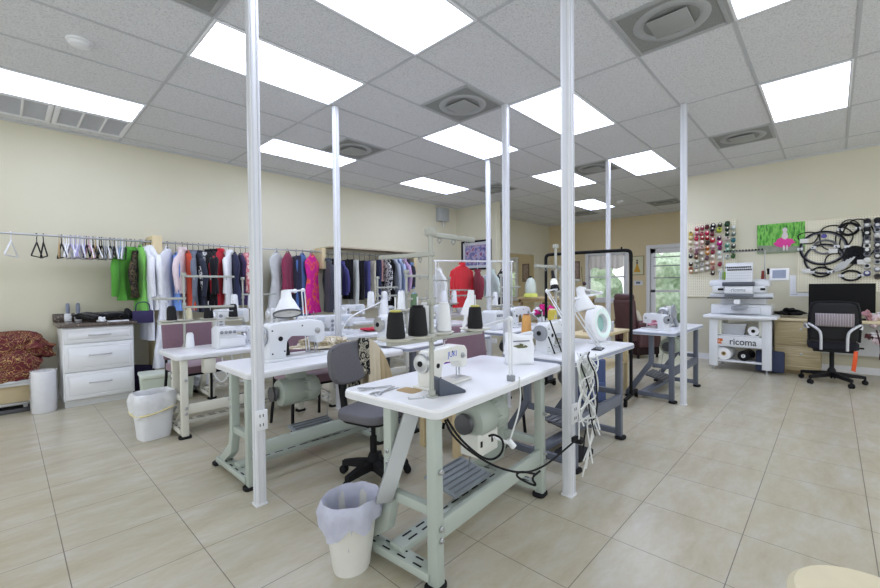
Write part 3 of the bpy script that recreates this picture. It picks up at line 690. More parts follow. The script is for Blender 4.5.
cone('yellow olive thread cone next to the tall front post', (py(550, 324, 1.64).x, 1.62, b_.z), 'ye', mat('#c8b64d', .8, noise=.1, scale=50), .042, .17, '#e8e2c0')
for k, x in enumerate((487, 494, 499)):
    p = py(x, 312, 3.0)
    cone('white cone in the far row of three, %s' % ('leftmost' if k == 0 else 'middle' if k == 1 else 'rightmost'), (p.x, 2.95-.02*k, .71), 'w2', WTHREAD, .045, .17, '#eceef2')
# lamps
c = pz(511, 381, .72); top = py(510, 319, c.y)
arm_lamp('spring arm lamp with white shade clamped to the front table', c, [c+Vector((0, 0, .03)), (top.x, top.y, top.z), pd(463, 331, 2.55)], pd(470, 306, 2.6), (.0, .1, -1), .055)
c = pz(308, 354, .69); top = py(303, 290, c.y)
arm_lamp('white clamp lamp with a dark rimmed round shade', c, [c+Vector((0, 0, .03)), (top.x, top.y, top.z), pd(295, 291, 2.75)], pd(287, 306, 2.62), (-.1, -.35, -1), .083, WHITE, mat('#4d4f53', .5, noise=.03))
c = pz(345, 336, .69)
gl = thing('desk_lamp', 'white gooseneck lamp on the table with the red cloth', 'lamp', (c.x, 3.74, .69), 0, 'clamp lamps on the sewing tables')
o_ = Vector((c.x, 3.74, .69)); a_ = py(383, 302, 3.74)-o_
obj('gooseneck', B().tube([(0, 0, .02), (.02, 0, .10), (.12, 0, .20), a_+Vector((-.03, 0, .0))], .009, 10, 3), WHITE, gl)
obj('lamp_shade', B().lathe([(.02, .03), (.03, .02), (.065, -.16), (.062, -.16), (.028, .01)], a_, (-.15, 0, 1), 28, cap=False), WHITE, gl)
obj('base', B().lathe([(.05, 0), (.05, .015), (.015, .025)], n=24), WHITE, gl)
c = pz(590, 350, .72); h_ = pd(583, 302, 2.75)
arm_lamp('white lamp with long double arms right of the tall front post', (c.x, 1.22, .72), [(c.x, 1.22, .75), pd(568, 300, 2.65), pd(601, 293, 3.0), pd(584, 289, 2.8)], h_, (.0, -.25, -1), .068)
c = pz(548, 352, .72)
arm_lamp('white lamp arms leaning beside the yellow thread cone', (c.x-.1, 1.66, .72), [(c.x-.1, 1.66, .75), pd(563, 318, 2.95), pd(547, 291, 3.05), pd(556, 289, 3.1)], pd(554, 283, 3.12), (-.3, -.3, -1), .032, BLACK)
c = pz(598, 343, .725)
rl = thing('ring_lamp', 'big white ring magnifier lamp with teal lens standing on slate legged table', 'lamp', (c.x, c.y, .72), 0)
obj('base', B().lathe([(.08, 0), (.08, .012), (.03, .02), (.02, .05)], n=28), WHITE, rl)
dv = Vector((-.10, -.74, .08)).normalized()
obj('ring', B().lathe([(.075, -.04), (.118, -.046), (.143, -.03), (.148, 0), (.143, .03), (.118, .046), (.075, .04), (.072, 0), (.075, -.04)], (0, 0, .165), dv, 40, cap=False), WHITE, rl)
obj('lens', B().lathe([(0, .012), (.074, .006), (.074, -.006), (0, -.012)], (0, 0, .165), dv, 32), TEAL, rl)
obj('tube_lamp', B().lathe([(.085, .041), (.10, .049), (.118, .047)], (0, 0, .165), dv, 32, cap=False), mat('#dff3ee', .3, noise=0), rl)
# little things on the tables
bg = pz(522, 364, .72)
t = thing('paper_bag', 'white paper bag with printed leaves on the front table', 'bag', (bg.x, bg.y+.02, .72), rad(-32))
def bagf(u, v):
    a = 2*PI*u; k = (abs(math.cos(a))**6+abs(math.sin(a))**6)**(-1/6)
    w, d = .085, .045*(1-.75*v**1.5); x = w*k*math.cos(a)*(1+.05*v); y = d*k*math.sin(a); return (x+.003*math.sin(9*v+5*a), y+.004*math.sin(11*v+3*a), v*.185+(.012*math.sin(a*2+.5)*v))
obj('bag_body', B().grid(bagf, 40, 10), mat('#eef0f4', .55, noise=.03, scale=20), t, solid=.002)
pm = B()
for k, (x, z, r_, w) in enumerate(((-.03, .11, .3, .022), (-.005, .105, -.2, .028), (.025, .107, .25, .022), (.0, .118, 0, .018))): pm.blob((x, -.0465+.018*(z/.185)**1.5+.009, z), (w, .003, .007), .2, k, 2)
obj('leaf_print', pm, mat('#6f7450', .7, noise=.2), t)
bt = B()
for k in range(9): bt.bb(-.05+.012*k, -.042+.012*k, -.034, -.026, .138, .145)
obj('print_line', bt, mat('#8c8f9c', .6, noise=.1), t, smooth=0)
w = pz(452, 395, .72)
solo('control_panel', B().prism([(-.06, 0), (-.06, .075), (-.048, .078), (.075, .012), (.075, 0)], -.035, .035, 'y', .004), mat('#4b5261', .4, noise=.05), 'dark blue grey wedge shaped panel beside the front thread stand', 'panel', loc=(w.x+.01, w.y+.035, .72), rz=rad(-18))
def scissors(label, loc, rz):
    t = thing('scissors', label, 'scissors', loc, rz, 'scissors on the front table')
    for sg in (-1, 1):
        obj('blade', B().prism([(0, -.004), (.09, sg*.012-.001), (.09, sg*.012+.003), (0, .006)], .002+.002*(sg > 0), .004+.002*(sg > 0), 'z'), STEEL, t)
        obj('handle', B().tube([(-.0, 0, .005), (-.03, sg*.008, .006), (-.055, sg*.022, .006), (-.075, sg*.018, .006), (-.07, sg*.006, .006), (-.03, sg*.004, .006)], .003, 8, 2), STEEL, t)
    obj('pivot', B().lathe([(.006, 0), (.006, .007), (0, .008)], n=12), STEEL, t)
w = pz(374, 389, .72)
scissors('metal scissors nearest the left edge of the front table', (w.x, w.y, .7215), rad(-25)); w = pz(384, 392, .72); scissors('second metal scissors just right of the other pair', (w.x, w.y, .72), rad(10))
# motor cords of the front table, with chain and chute
solo('power_lead', B().tube([pd(445, 420, 1.66), pd(451, 434, 1.66), pd(470, 452, 1.7), pd(497, 468, 1.75), pd(525, 474, 1.85), pd(545, 466, 2.03), pd(562, 452, 2.12), pd(575, 441, 2.2), pd(578, 436, 2.2)], .0048, 8, 3), RUB, 'black power cord looping under the front table to the post outlet', 'cord')
solo('power_lead', B().tube([pd(447, 419, 1.72), pd(460, 440, 1.72), pd(487, 462, 1.78), pd(502, 455, 1.78), pd(504, 440, 1.80), pd(494, 434, 1.80), pd(489, 436, 1.82)], .005, 8, 3), RUB, 'short black cord looping up to the motor box of the front table', 'cord')
solo('power_lead', B().tube([pd(535, 474, 1.85), pd(520, 471, 1.84), pd(515, 476, 1.84), pd(530, 484, 1.86), pd(537, 486, 1.86), pd(531, 478, 1.86), pd(540, 471, 1.9)], .005, 8, 3), RUB, 'small black cord knot hanging below the front table stretcher', 'cord')
c = pz(511, 383, .70)
wc = thing('lamp_cord', 'white cord with plug hanging below the front table edge', 'cord', (c.x, c.y-.05, 0))
o_ = Vector((c.x, c.y-.05, 0))
obj('cord', B().tube([(0, 0, .74), (0, -.01, .6), pd(510, 440, 2.0)-o_], .004, 8, 2), CORDW, wc)
obj('plug', B().tube([pd(508, 440, 2.0)-o_, pd(514, 447, 2.0)-o_], .016, 10).tube([pd(494, 437, 1.85)-o_, pd(508, 443, 1.97)-o_], .007, 8), WHITE, wc)
ch = B(); c = pz(455, 430, .66); c = Vector((1.36, 1.36, 0))
for k in range(30): ch.blob((c.x+.01*math.sin(k), c.y, .66-.0175*k), (.006, .006, .009), 0, 0, 1)
ch.tube([(c.x, c.y, .67), (c.x+.004, c.y, .4), (c.x, c.y, .15)], .003, 6)
solo('bead_chain', ch, BLACK, 'thin dark chain hanging from the front table to its treadle', 'chain')
a = pd(417, 398, 1.75); b = pd(384, 503, 1.72); cdir = (b-a)
def chute(u, v): 
    p = a+cdir*v; s_ = Vector((.80, -.55, 0)).normalized()
    x = (u-.5)*.065; up = cdir.cross(s_).normalized()*(-1)
    return p+s_*x+up*(.03 if u in (0, 1) else 0)
g = B(); us = (0, .001, .5, .999, 1)
V = [[g.bm.verts.new(chute(u, k/4)) for k in range(5)] for u in us]
for i in range(4):
    for j in range(4): g.bm.faces.new((V[i][j], V[i+1][j], V[i+1][j+1], V[i][j+1]))
solo('scrap_chute', g, mat('#b4b8ba', .4, noise=.03), 'pale metal scrap chute slanting from the front table into the bin', 'chute', solid=.004, smooth=20)
# bins
LIN = mat('#cdd0e4', .35, noise=.08, scale=25, bump=.6, trans=.25)
bin_('trash_bin', 'round white trash bin with a lilac liner under the front table corner', (1.0, 1.485, 0), 0, 'round', .082, .122, .29, mat('#dcdcd6', .5, noise=.05, scale=8), LIN)
bin_('trash_bin', 'square white trash bin with a white bag by the long left table', (.81, 3.98, 0), rad(10), 'square', .108, .134, .35, mat('#e8eaf0', .4, noise=.03), mat('#eceef2', .35, noise=.06, scale=25, bump=.6, trans=.2), mat('#ddd3a4', .6, noise=.05))
# chairs
mauve_chair('mauve padded chair behind the long left table', (1.30, 4.52, 0), rad(4))
mauve_chair('mauve padded chair under the table beside the nearest left post', (1.80, 3.30, 0), rad(-6))
mauve_chair('mauve padded chair behind the front table in the middle', (2.70, 2.05, 0), rad(-8))
oc = thing('office_chair', 'dark grey fabric office chair between the two nearest tables', 'chair', (1.575, 2.085, 0), rad(14)); oc.scale = (.84, .84, .97)
star_base(oc, .26, .085, rot=.5)
obj('gas_column', B().cyl((0, 0, .1), (0, 0, .27), .026).cyl((0, 0, .27), (0, 0, .39), .017), BLACK, oc)
obj('seat', B().prism(rrect(-.22, .22, -.21, .21, .12), .405, .46, 'z', .024, 3), OFFG, oc)
obj('seat_pan', B().prism(rrect(-.19, .19, -.18, .18, .1), .385, .408, 'z', .006), BLACK, oc)
def cb_(u, v):
    x = (u-.5)*2; z = (v-.5)*2; k = (abs(x)**3.5+abs(z)**3.5)**(1/3.5); m_ = max(abs(x), abs(z)); s_ = (m_/k) if k > 1e-6 else 1
    x, z = x*s_, z*s_; return (x*.20, .225+.04*(z*.5+.5)-.03*(1-x*x), .735+z*.135)
o = obj('backrest', B().grid(cb_, 16, 16), OFFG, oc, solid=.05); q = o.modifiers.new('b', 'BEVEL'); q.width = .02; q.segments = 3
obj('back_bar', B().tube([(0, .02, .375), (0, .2, .375), (0, .285, .42), (0, .29, .55), (0, .27, .70)], .024, 10, 2), BLACK, oc)
obj('lever', B().tube([(.05, 0, .38), (.22, -.03, .375)], .007, 8), BLACK, oc)
# cloths draped over the office chair back
def drape(name, label, m, u0, u1, zl, back, seed):
    M = oc.matrix_basis.copy() if False else Matrix.Translation(oc.location) @ Matrix.Rotation(oc.rotation_euler.z, 4, 'Z') @ Matrix.Diagonal((.84, .84, .965, 1))
    def f(u, v):
        x = u0+(u1-u0)*u; zz = .885-.02*abs(x/.2)**3
        w = .012*math.sin(u*9+seed)+.008*math.sin(u*17+seed*2+v*4)
        if v < .5: y = .195+w*(.5-v)*2; z = zz-(.5-v)*2*zl
        else: y = .195+.10*min(1, (v-.5)*8)+w*(v-.5)*2+.02*(v-.5); z = zz-(v-.5)*2*back
        if abs(v-.5) < .06: z += .008
        return M @ Vector((x*(1+.05*abs(v-.5)), y, z))
    return solo(name, B().grid(f, 24, 30), m, label, 'cloth', solid=.006, smooth=80)
LACEB = pattern_mat('floral', [(0, '#121214'), (.46, '#17171a'), (.5, '#cfcab6'), (.56, '#17171a'), (.62, '#d8d3be'), (.66, '#141416')], 26, 'noise', .9, 'LINEAR', 3, 1.5)
BEIGE = mat('#d6cab0', .9, noise=.08, scale=15, bump=.2, sheen=.2)
drape('draped_scarf', 'black and cream floral cloth draped on the grey office chair back', LACEB, .08, .20, .24, .34, 1)
drape('draped_cloth', 'beige cloth draped over the right side of the grey office chair', BEIGE, .19, .36, .32, .34, 2)
drape('draped_cloth', 'darker tan cloth draped at the outer edge of the office chair', mat('#b9a680', .9, noise=.1, scale=12, sheen=.2), .34, .54, .26, .32, 4)
# cloth heap on the second table
c = pz(325, 349, .69)
t = solo('cloth_heap', B().blob((0, 0, .02), (.26, .17, .06), .14, 3, 4, 0), pattern_mat('heap', [(.3, '#1d1b1c'), (.45, '#c9bfa5'), (.55, '#8d7c5c'), (.62, '#e2dccb'), (.75, '#2b2725')], 9, 'noise', .9, 'LINEAR', 4, 1), 'heap of black and cream patterned cloth on the left table', 'cloth', loc=(c.x+.05, c.y+.1, .69))
c = pz(281, 357, .69)
cone('black thread cone standing beside the large white machine', (c.x, c.y-.05, .69), 'k2', BLKTHREAD)
c = pz(375, 331, .69)
solo('folded_cloth', B().blob((0, 0, .012), (.15, .1, .035), .15, 5, 4, 0), mat('#c81d3f', .85, noise=.12, scale=14, sheen=.2), 'folded bright red cloth on the table by the gooseneck lamp', 'cloth', loc=(c.x, 3.85, .69))
# cables behind the tall post
ct = thing('cable_tangle', 'tangle of white cords hanging beside the tall front post', 'cables', (2.40, 1.13, 0))
o_ = Vector((2.40, 1.13, 0))
for k in range(14):
    x0 = 576+R.uniform(0, 20); P = [pd(x0, 352+R.uniform(0, 8), 2.32)]
    for j in range(5): P.append(pd(580+R.uniform(-4, 20), 362+j*R.uniform(11, 19)+R.uniform(-6, 6), 2.25+R.uniform(-.06, .06)))
    if k % 3 == 0: P.append(pd(588+R.uniform(-8, 8), 470+R.uniform(-15, 10), 2.25))
    obj('cord', B().tube([p-o_ for p in P], .0042, 6, 3), CORDW if k not in (3, 8) else BLACK, ct)
obj('power_strip', B().box(pd(578, 440, 2.27)-o_, (.05, .06, .03), bev=.006), BLACK, ct)
# wooden stool-like stand and motor crate under the front table
def wood_stand(label, loc, L, W, h, m=TAN, th=.03, lw=.05, rz=0, shelf=True, cat='table'):
    t = thing('wooden_stand', label, cat, loc, rz)
    obj('top', B().bb(0, L, 0, W, h-th, h, .004), m, t)
    for x in (.01, L-lw-.01):
        for y in (.01, W-lw-.01): obj('leg', B().bb(x, x+lw, y, y+lw, 0, h-th, .003), m, t)
    if shelf: obj('shelf', B().bb(.012, L-.012, .012, W-.012, h*.45, h*.45+.02, .003), m, t)
    return t
wood_stand('low pale wooden stand seen under the front table', (2.12, 1.86, 0), .50, .4, .50, mat('#d6c39a', .6, noise=.1))
solo('cloth_pile', B().blob((0, 0, .03), (.17, .12, .06), .15, 9, 4, -.03), pattern_mat('pile', [(.35, '#3b2fa8'), (.5, '#c22b3d'), (.62, '#7a3bc0')], 5, 'noise', .9, 'LINEAR'), 'small blue and red cloth pile on the low wooden stand', 'cloth', loc=(2.36, 2.05, .53))
# phone etc. on the slate legged table
c = pz(598, 350, .72)
solo('phone', B().bb(-.07, .07, -.035, .035, 0, .012, .005), BLACK, 'flat black device on the slate legged table before the ring lamp', 'phone', loc=(c.x, c.y, .72), rz=.2)
solo('power_pedal', B().prism(rrect(-.12, .12, -.1, .1, .03), 0, .03, 'z', .006), BLACK, 'black foot switch on the floor beneath the slate legged table', 'pedal', loc=(2.75, 1.32, 0))
bp = thing('backpack', 'navy blue backpack standing under the slate legged table', 'backpack', (pz(604, 398, .1).x, 1.74, 0), rad(-35))
NAVY = mat('#3c4a72', .8, noise=.08, scale=30)
obj('pack_body', B().prism(rrect(-.15, .15, -.08, .08, .06), .05, .46, 'z', .05, 4), NAVY, bp); obj('front_pocket', B().prism(rrect(-.11, .11, -.115, -.07, .02), .08, .25, 'z', .02, 3), NAVY, bp)
obj('carry_loop', B().tube([(-.03, 0, .45), (-.03, 0, .49), (.03, 0, .49), (.03, 0, .45)], .008, 8, 2), BLACK, bp)
solo('storage_box', B().bb(-.2, .2, -.15, .15, 0, .05, .006), mat('#4a4c52', .6, noise=.05), 'low dark box carrying the navy backpack', 'box', loc=(bp.location.x, 1.74, 0), rz=rad(-35))
# more clutter on the crowded middle tables
def more_stand(label, x, y, z, tr, arms, bars, cones_):
    stand_bars(label, (x, y), z, .62, tr, arms, bars)
    for dx, lab, k, m, r, h in cones_: cone(lab, (x+dx, y, z+tr+.001), k, m, r, h, '#eceef0')
more_stand('slim thread stand with two white cones near the red folded cloth', 3.05, 3.92, .69, .28, (-.1, .1), ((.5, .3, 0), (.4, .3, 0)), ((-.1, 'left of two white cones behind the red folded cloth', 'w2', WTHREAD, .045, .17), (.1, 'right of two white cones behind the red folded cloth', 'w2', WTHREAD, .045, .17)))
more_stand('thread stand in front of the red top with white bars', 4.35, 3.95, .70, .26, (-.1, .1), ((.44, .4, 0), (.36, .4, 0), (.58, -.3, 0)), ((-.1, 'left white cone in front of the red top', 'w2', WTHREAD, .045, .17), (.1, 'right white cone in front of the red top', 'w2', WTHREAD, .045, .17)))
more_stand('thread stand on the middle table behind the mauve chair', 4.15, 2.92, .71, .26, (-.12, .12), ((.47, .4, 0), (.36, -.3, 0)), ((-.12, 'left white cone on the middle table stand', 'wt', WTHREAD, .035, .15), (.12, 'right white cone on the middle table stand', 'wt', WTHREAD, .035, .15)))
more_stand('thread stand on the far right part of the slate legged table', 3.15, 1.62, .72, .25, (.1,), ((.52, .32, 0), (.45, .34, 0)), ((.1, 'white cone right of the tall front post', 'wt', WTHREAD, .035, .15),))
more_stand('thread stand on the back table by the dark coats', 2.0, 5.22, .70, .25, (-.1, .1), ((.42, .4, 0),), ((-.1, 'left white cone on the back table by the dark coats', 'w2', WTHREAD, .045, .17), (.1, 'right white cone on the back table by the dark coats', 'w2', WTHREAD, .045, .17)))
ct2 = thing('cable_tangle', 'pale cords and round foot switch hanging under the long left table', 'cables', (1.35, 3.74, 0))
rr = random.Random(4)
for k in range(6):
    x0 = -.18+.08*k; dz = rr.uniform(.2, .36)
    obj('cord', B().tube([(x0, .0, .63), (x0+.02, -.01, .63-dz*.7), (x0+.08, -.02, .63-dz), (x0+.15, 0, .63-dz*.6), (x0+.17, .01, .63)], .006, 6, 3), CORDW, ct2)
obj('switch_disc', B().lathe([(.0, 0), (.055, 0), (.06, .012), (.05, .03), (0, .032)], (.03, -.02, .52), (0, -1, 0), 24), mat('#d2d8d2', .4, noise=.03), ct2)
obj('switch_box', B().bb(-.24, -.15, -.02, .06, .50, .62, .006), CREAM, ct2)
# ================================================================== left wall: rods, hangers, clothes, cabinet
ROD_Y, ROD_Z = 5.93, 1.765
def rod(label, x0, x1):
    t = thing('clothes_rod', label, 'clothes rod', ((x0+x1)/2, ROD_Y, ROD_Z), 0, 'wall mounted clothes rods')
    L = x1-x0
    obj('rail', B().cyl((-L/2, 0, 0), (L/2, 0, 0), .010, n=14), STEEL, t)
    n = max(2, int(L/1.1))
    for k in range(n):
        xx = -L/2+.06+(L-.12)*k/(n-1)
        obj('bracket', B().bb(xx-.01, xx+.01, .0, YL-ROD_Y, -.006, .012, .002).bb(xx-.012, xx+.012, YL-ROD_Y-.012, YL-ROD_Y, -.09, .05, .003), STEEL, t)
rod('left clothes rod with mostly empty hangers on it', -2.0, 1.235)
rod('middle clothes rod carrying white gowns and coats', 1.31, 3.50)
rod('right clothes rod with hanging trousers and shirts', 3.62, 5.50)
WOOD = mat('#d9c8a0', .6, noise=.06)
for x, lab in ((1.272, 'tan upright board between the left and middle clothes rods'), (3.56, 'tan upright board between the middle and right clothes rods'), (5.58, 'tan upright board at the far end of the right clothes rod')):
    solo('support_board', B().bb(-.05 if x < 2 else -.035, .05 if x < 2 else .035, 0 if x < 2 else .08, YL-5.88, 0 if x < 2 else 1.50, 1.84, .004), WOOD, lab, 'board', 'upright boards carrying the clothes rods', loc=(x, 5.88, 0))
sh = thing('wall_shelf', 'thin tan shelf board above the right clothes rod', 'shelf', (4.55, 6.0, 1.845))
obj('board', B().bb(-.92, .95, -.16, .178, 0, .022, .003), mat('#bdb09a', .5, noise=.05), sh)
HG = 'empty hangers on the left clothes rod'
def hanger_shape(w=.19, r=.0068):
    b = B().tube([(0, 0, -.075), (0, -w, -.215), (0, -w*1.0, -.225), (0, w, -.225), (0, w, -.215), (0, 0, -.075)], r, 6)
    b.tube([(0, 0, -.075), (0, 0, -.03), (0, .018, -.012), (0, .017, .012), (0, 0, .0185), (0, -.016, .012)], r*.6, 6, 1); return b
hp = {}
def hanger(label, x, key, m, rz=0, w=.19, r=.0068):
    if key in hp: 
        o = hp[key].copy(); COL.objects.link(o); o['label'] = label
    else:
        o = solo('clothes_hanger', hanger_shape(w, r), m, label, 'hanger', HG); hp[key] = o
    o.location = (x, ROD_Y, ROD_Z); o.rotation_euler = (0, 0, rz)
HM = {'w': mat('#e8e9ee', .35, noise=.03), 'k': mat('#1c1c20', .4, noise=.05), 'l': mat('#a9a3cf', .35, noise=.05), 's': mat('#a7acb4', .3, .5, noise=.04), 't': mat('#b59a6d', .5, noise=.06), 'p': mat('#c98fae', .4, noise=.05), 'b': mat('#8fa9c9', .4, noise=.05)}
hanger('single white hanger at the far left of the clothes rod', .051, 'w', HM['w'], rad(-14))
hanger('left one of two black hangers on the clothes rod', .235, 'k', HM['k'], rad(-14)); hanger('right one of two black hangers on the clothes rod', .285, 'k', HM['k'], rad(5))
seq = 'tkwwwlwlwlwlkpwktwkksswkskwsbwsk'
nm = {'w': 'white', 'k': 'black', 'l': 'pale lilac', 's': 'silver grey', 't': 'tan wooden', 'p': 'pink', 'b': 'pale blue'}
ordn = ['first', 'second', 'third', 'fourth', 'fifth', 'sixth', 'seventh', 'eighth', 'ninth', 'tenth', 'eleventh', 'twelfth', 'thirteenth']
cnt = {}
for k, c in enumerate(seq):
    cnt[c] = cnt.get(c, -1)+1
    hanger('%s %s hanger from the left within the crowded hanger bunch' % (ordn[cnt[c]], nm[c]), .405+k*.0185, c, HM[c], rad(-4+R.uniform(-13, 13)))
# garments ----------------------------------------------------------
GG = 'clothes hanging along the left wall'
def cloth_m(h, pat=None):
    return pat or mat(h, .85, noise=.10, scale=10, sheen=.15)
def garment(name, label, cat, x, zt, zb, m, kind, w=.20, rz=0, y=ROD_Y, hm=None, group=GG, seed=None, rodz=ROD_Z, sm=None):
    sd = seed if seed is not None else int(x*1000) % 97
    rr = random.Random(sd)
    t = thing(name, label, cat, (x, y, 0), rz, group)
    zt = min(zt, rodz-.05)
    N = 36; ph = [rr.uniform(0, 6) for _ in range(4)]
    def ring(hw, th, z, rip, dy=0):
        P = []
        for i in range(N):
            a = 2*PI*i/N; k = 1+rip*.0
            yy = hw*math.copysign(abs(math.cos(a))**.8, math.cos(a)); xx = th*math.sin(a)
            xx += rip*(math.sin(yy*55+ph[0])+.6*math.sin(yy*95+ph[1]))*.5
            P.append((xx, yy+dy+rip*.6*math.sin(z*9+ph[2]), z))
        return P
    L = zt-zb
    if kind in ('top', 'coat', 'vest', 'dress', 'gown'):
        fl = {'top': 1.0, 'coat': 1.06, 'vest': .95, 'dress': 1.15, 'gown': 1.55}[kind]
        waist = {'top': .88, 'coat': .9, 'vest': .8, 'dress': .68, 'gown': .62}[kind]
        st = [(.055, .030, 0, 0), (.075, .035, .02, 0), (w*.62, .030, .05, .002), (w*.93, .032, .10, .004), (w*.97, .034, .17, .006), (w*waist, .032, .36, .010)]
        b = B(); rs = []
        for hw, th, dz, rp in st:
            if dz < L: rs.append(b.ring(ring(hw, th, zt-dz, rp)))
        for k in range(1, 6):
            f = k/5; d = .36+(L-.36)*f
            if L > .40: rs.append(b.ring(ring(w*(waist+(fl-waist)*f), (.032+(.05*f if fl > 1.5 else .012*f)), zt-d, .012+.014*f)))
        b.skin(rs); obj('bodice' if kind in ('dress', 'gown') else 'body', b, m, t, smooth=70)
        if kind in ('top', 'coat'):
            for sg in (-1, 1):
                l = min(.56, L*.92); q = B()
                q.skin([q.ring([(  .032*k_*math.cos(a)+.01*math.sin(ph[0]+dz*14), sg*(w*.93+o_)+.05*k_*math.sin(a), zt-dz) for a in [2*PI*i/14 for i in range(14)]]) for dz, o_, k_ in ((.08, -.04, .6), (.12, .0, 1.), (.22, .025, 1.05), (l*.6, .035, .95), (l*.95, .03, .8), (l, .03, .75))])
                obj('sleeve', q, sm or m, t, smooth=70)
            c = B().lathe([(.058, zt-.012), (.05, zt+.03), (.042, zt+.03), (.05, zt-.012)], n=20, cap=False); obj('collar', c, m, t)
        if kind in ('dress', 'vest', 'gown'):
            q = B()
            for sg in (-1, 1): q.tube([(0, sg*.055, zt-.03), (0, sg*.05, zt+.02), (0, sg*.02, zt+.03)], .008, 6, 1)
            obj('strap', q, m, t)
    else:   # trousers / skirt / cloth folded over the bar
        b = B(); rs = []
        for k in range(9):
            f = k/8; rs.append(b.ring(ring(w*(1-.1*f), .026+.008*f, zt-L*f, .004+.014*f)))
        b.skin(rs); obj('folded_leg', b, m, t, smooth=70)
    h = B().tube([(0, -w*.85, zt-.095), (0, -.03, zt+.0), (0, 0, zt+.012), (0, .03, zt), (0, w*.85, zt-.095)], .006, 6)
    h.tube([(0, 0, zt+.012), (0, 0, rodz-.03), (0, .018, rodz-.012), (0, .017, rodz+.012), (0, 0, rodz+.0185), (0, -.016, rodz+.012)], .003, 6, 1)
    obj('hanger', h, hm or HM['k'], t)
    return t
PATB = pattern_mat('lacepat', [(0, '#171313'), (.5, '#1b1616'), (.55, '#6d5f3f'), (.62, '#181414')], 30, 'noise', .9, 'LINEAR', 4, 1)
FLOR = pattern_mat('magenta_floral', [(.30, '#c9127f'), (.52, '#d81f94'), (.58, '#ea7034'), (.63, '#d92a5a'), (.70, '#d81f9c')], 8, 'noise', .8, 'LINEAR', 3, .5)
PINKP = pattern_mat('pink_print', [(.3, '#e9c5c9'), (.5, '#c8505c'), (.6, '#efe3dd'), (.7, '#3a3350')], 16, 'noise', .9, 'LINEAR')
STRP = pattern_mat('grey_stripe', [(0, '#aeb6c4'), (.5, '#e6e9ee'), (.55, '#39435c'), (1, '#cfd5de')], 22, 'wave', .9, 'LINEAR', vec=(0, 1, 0))
BWP = pattern_mat('bw_print', [(.35, '#15151a'), (.5, '#e9e9ec'), (.6, '#202028')], 18, 'noise', .9, 'LINEAR')
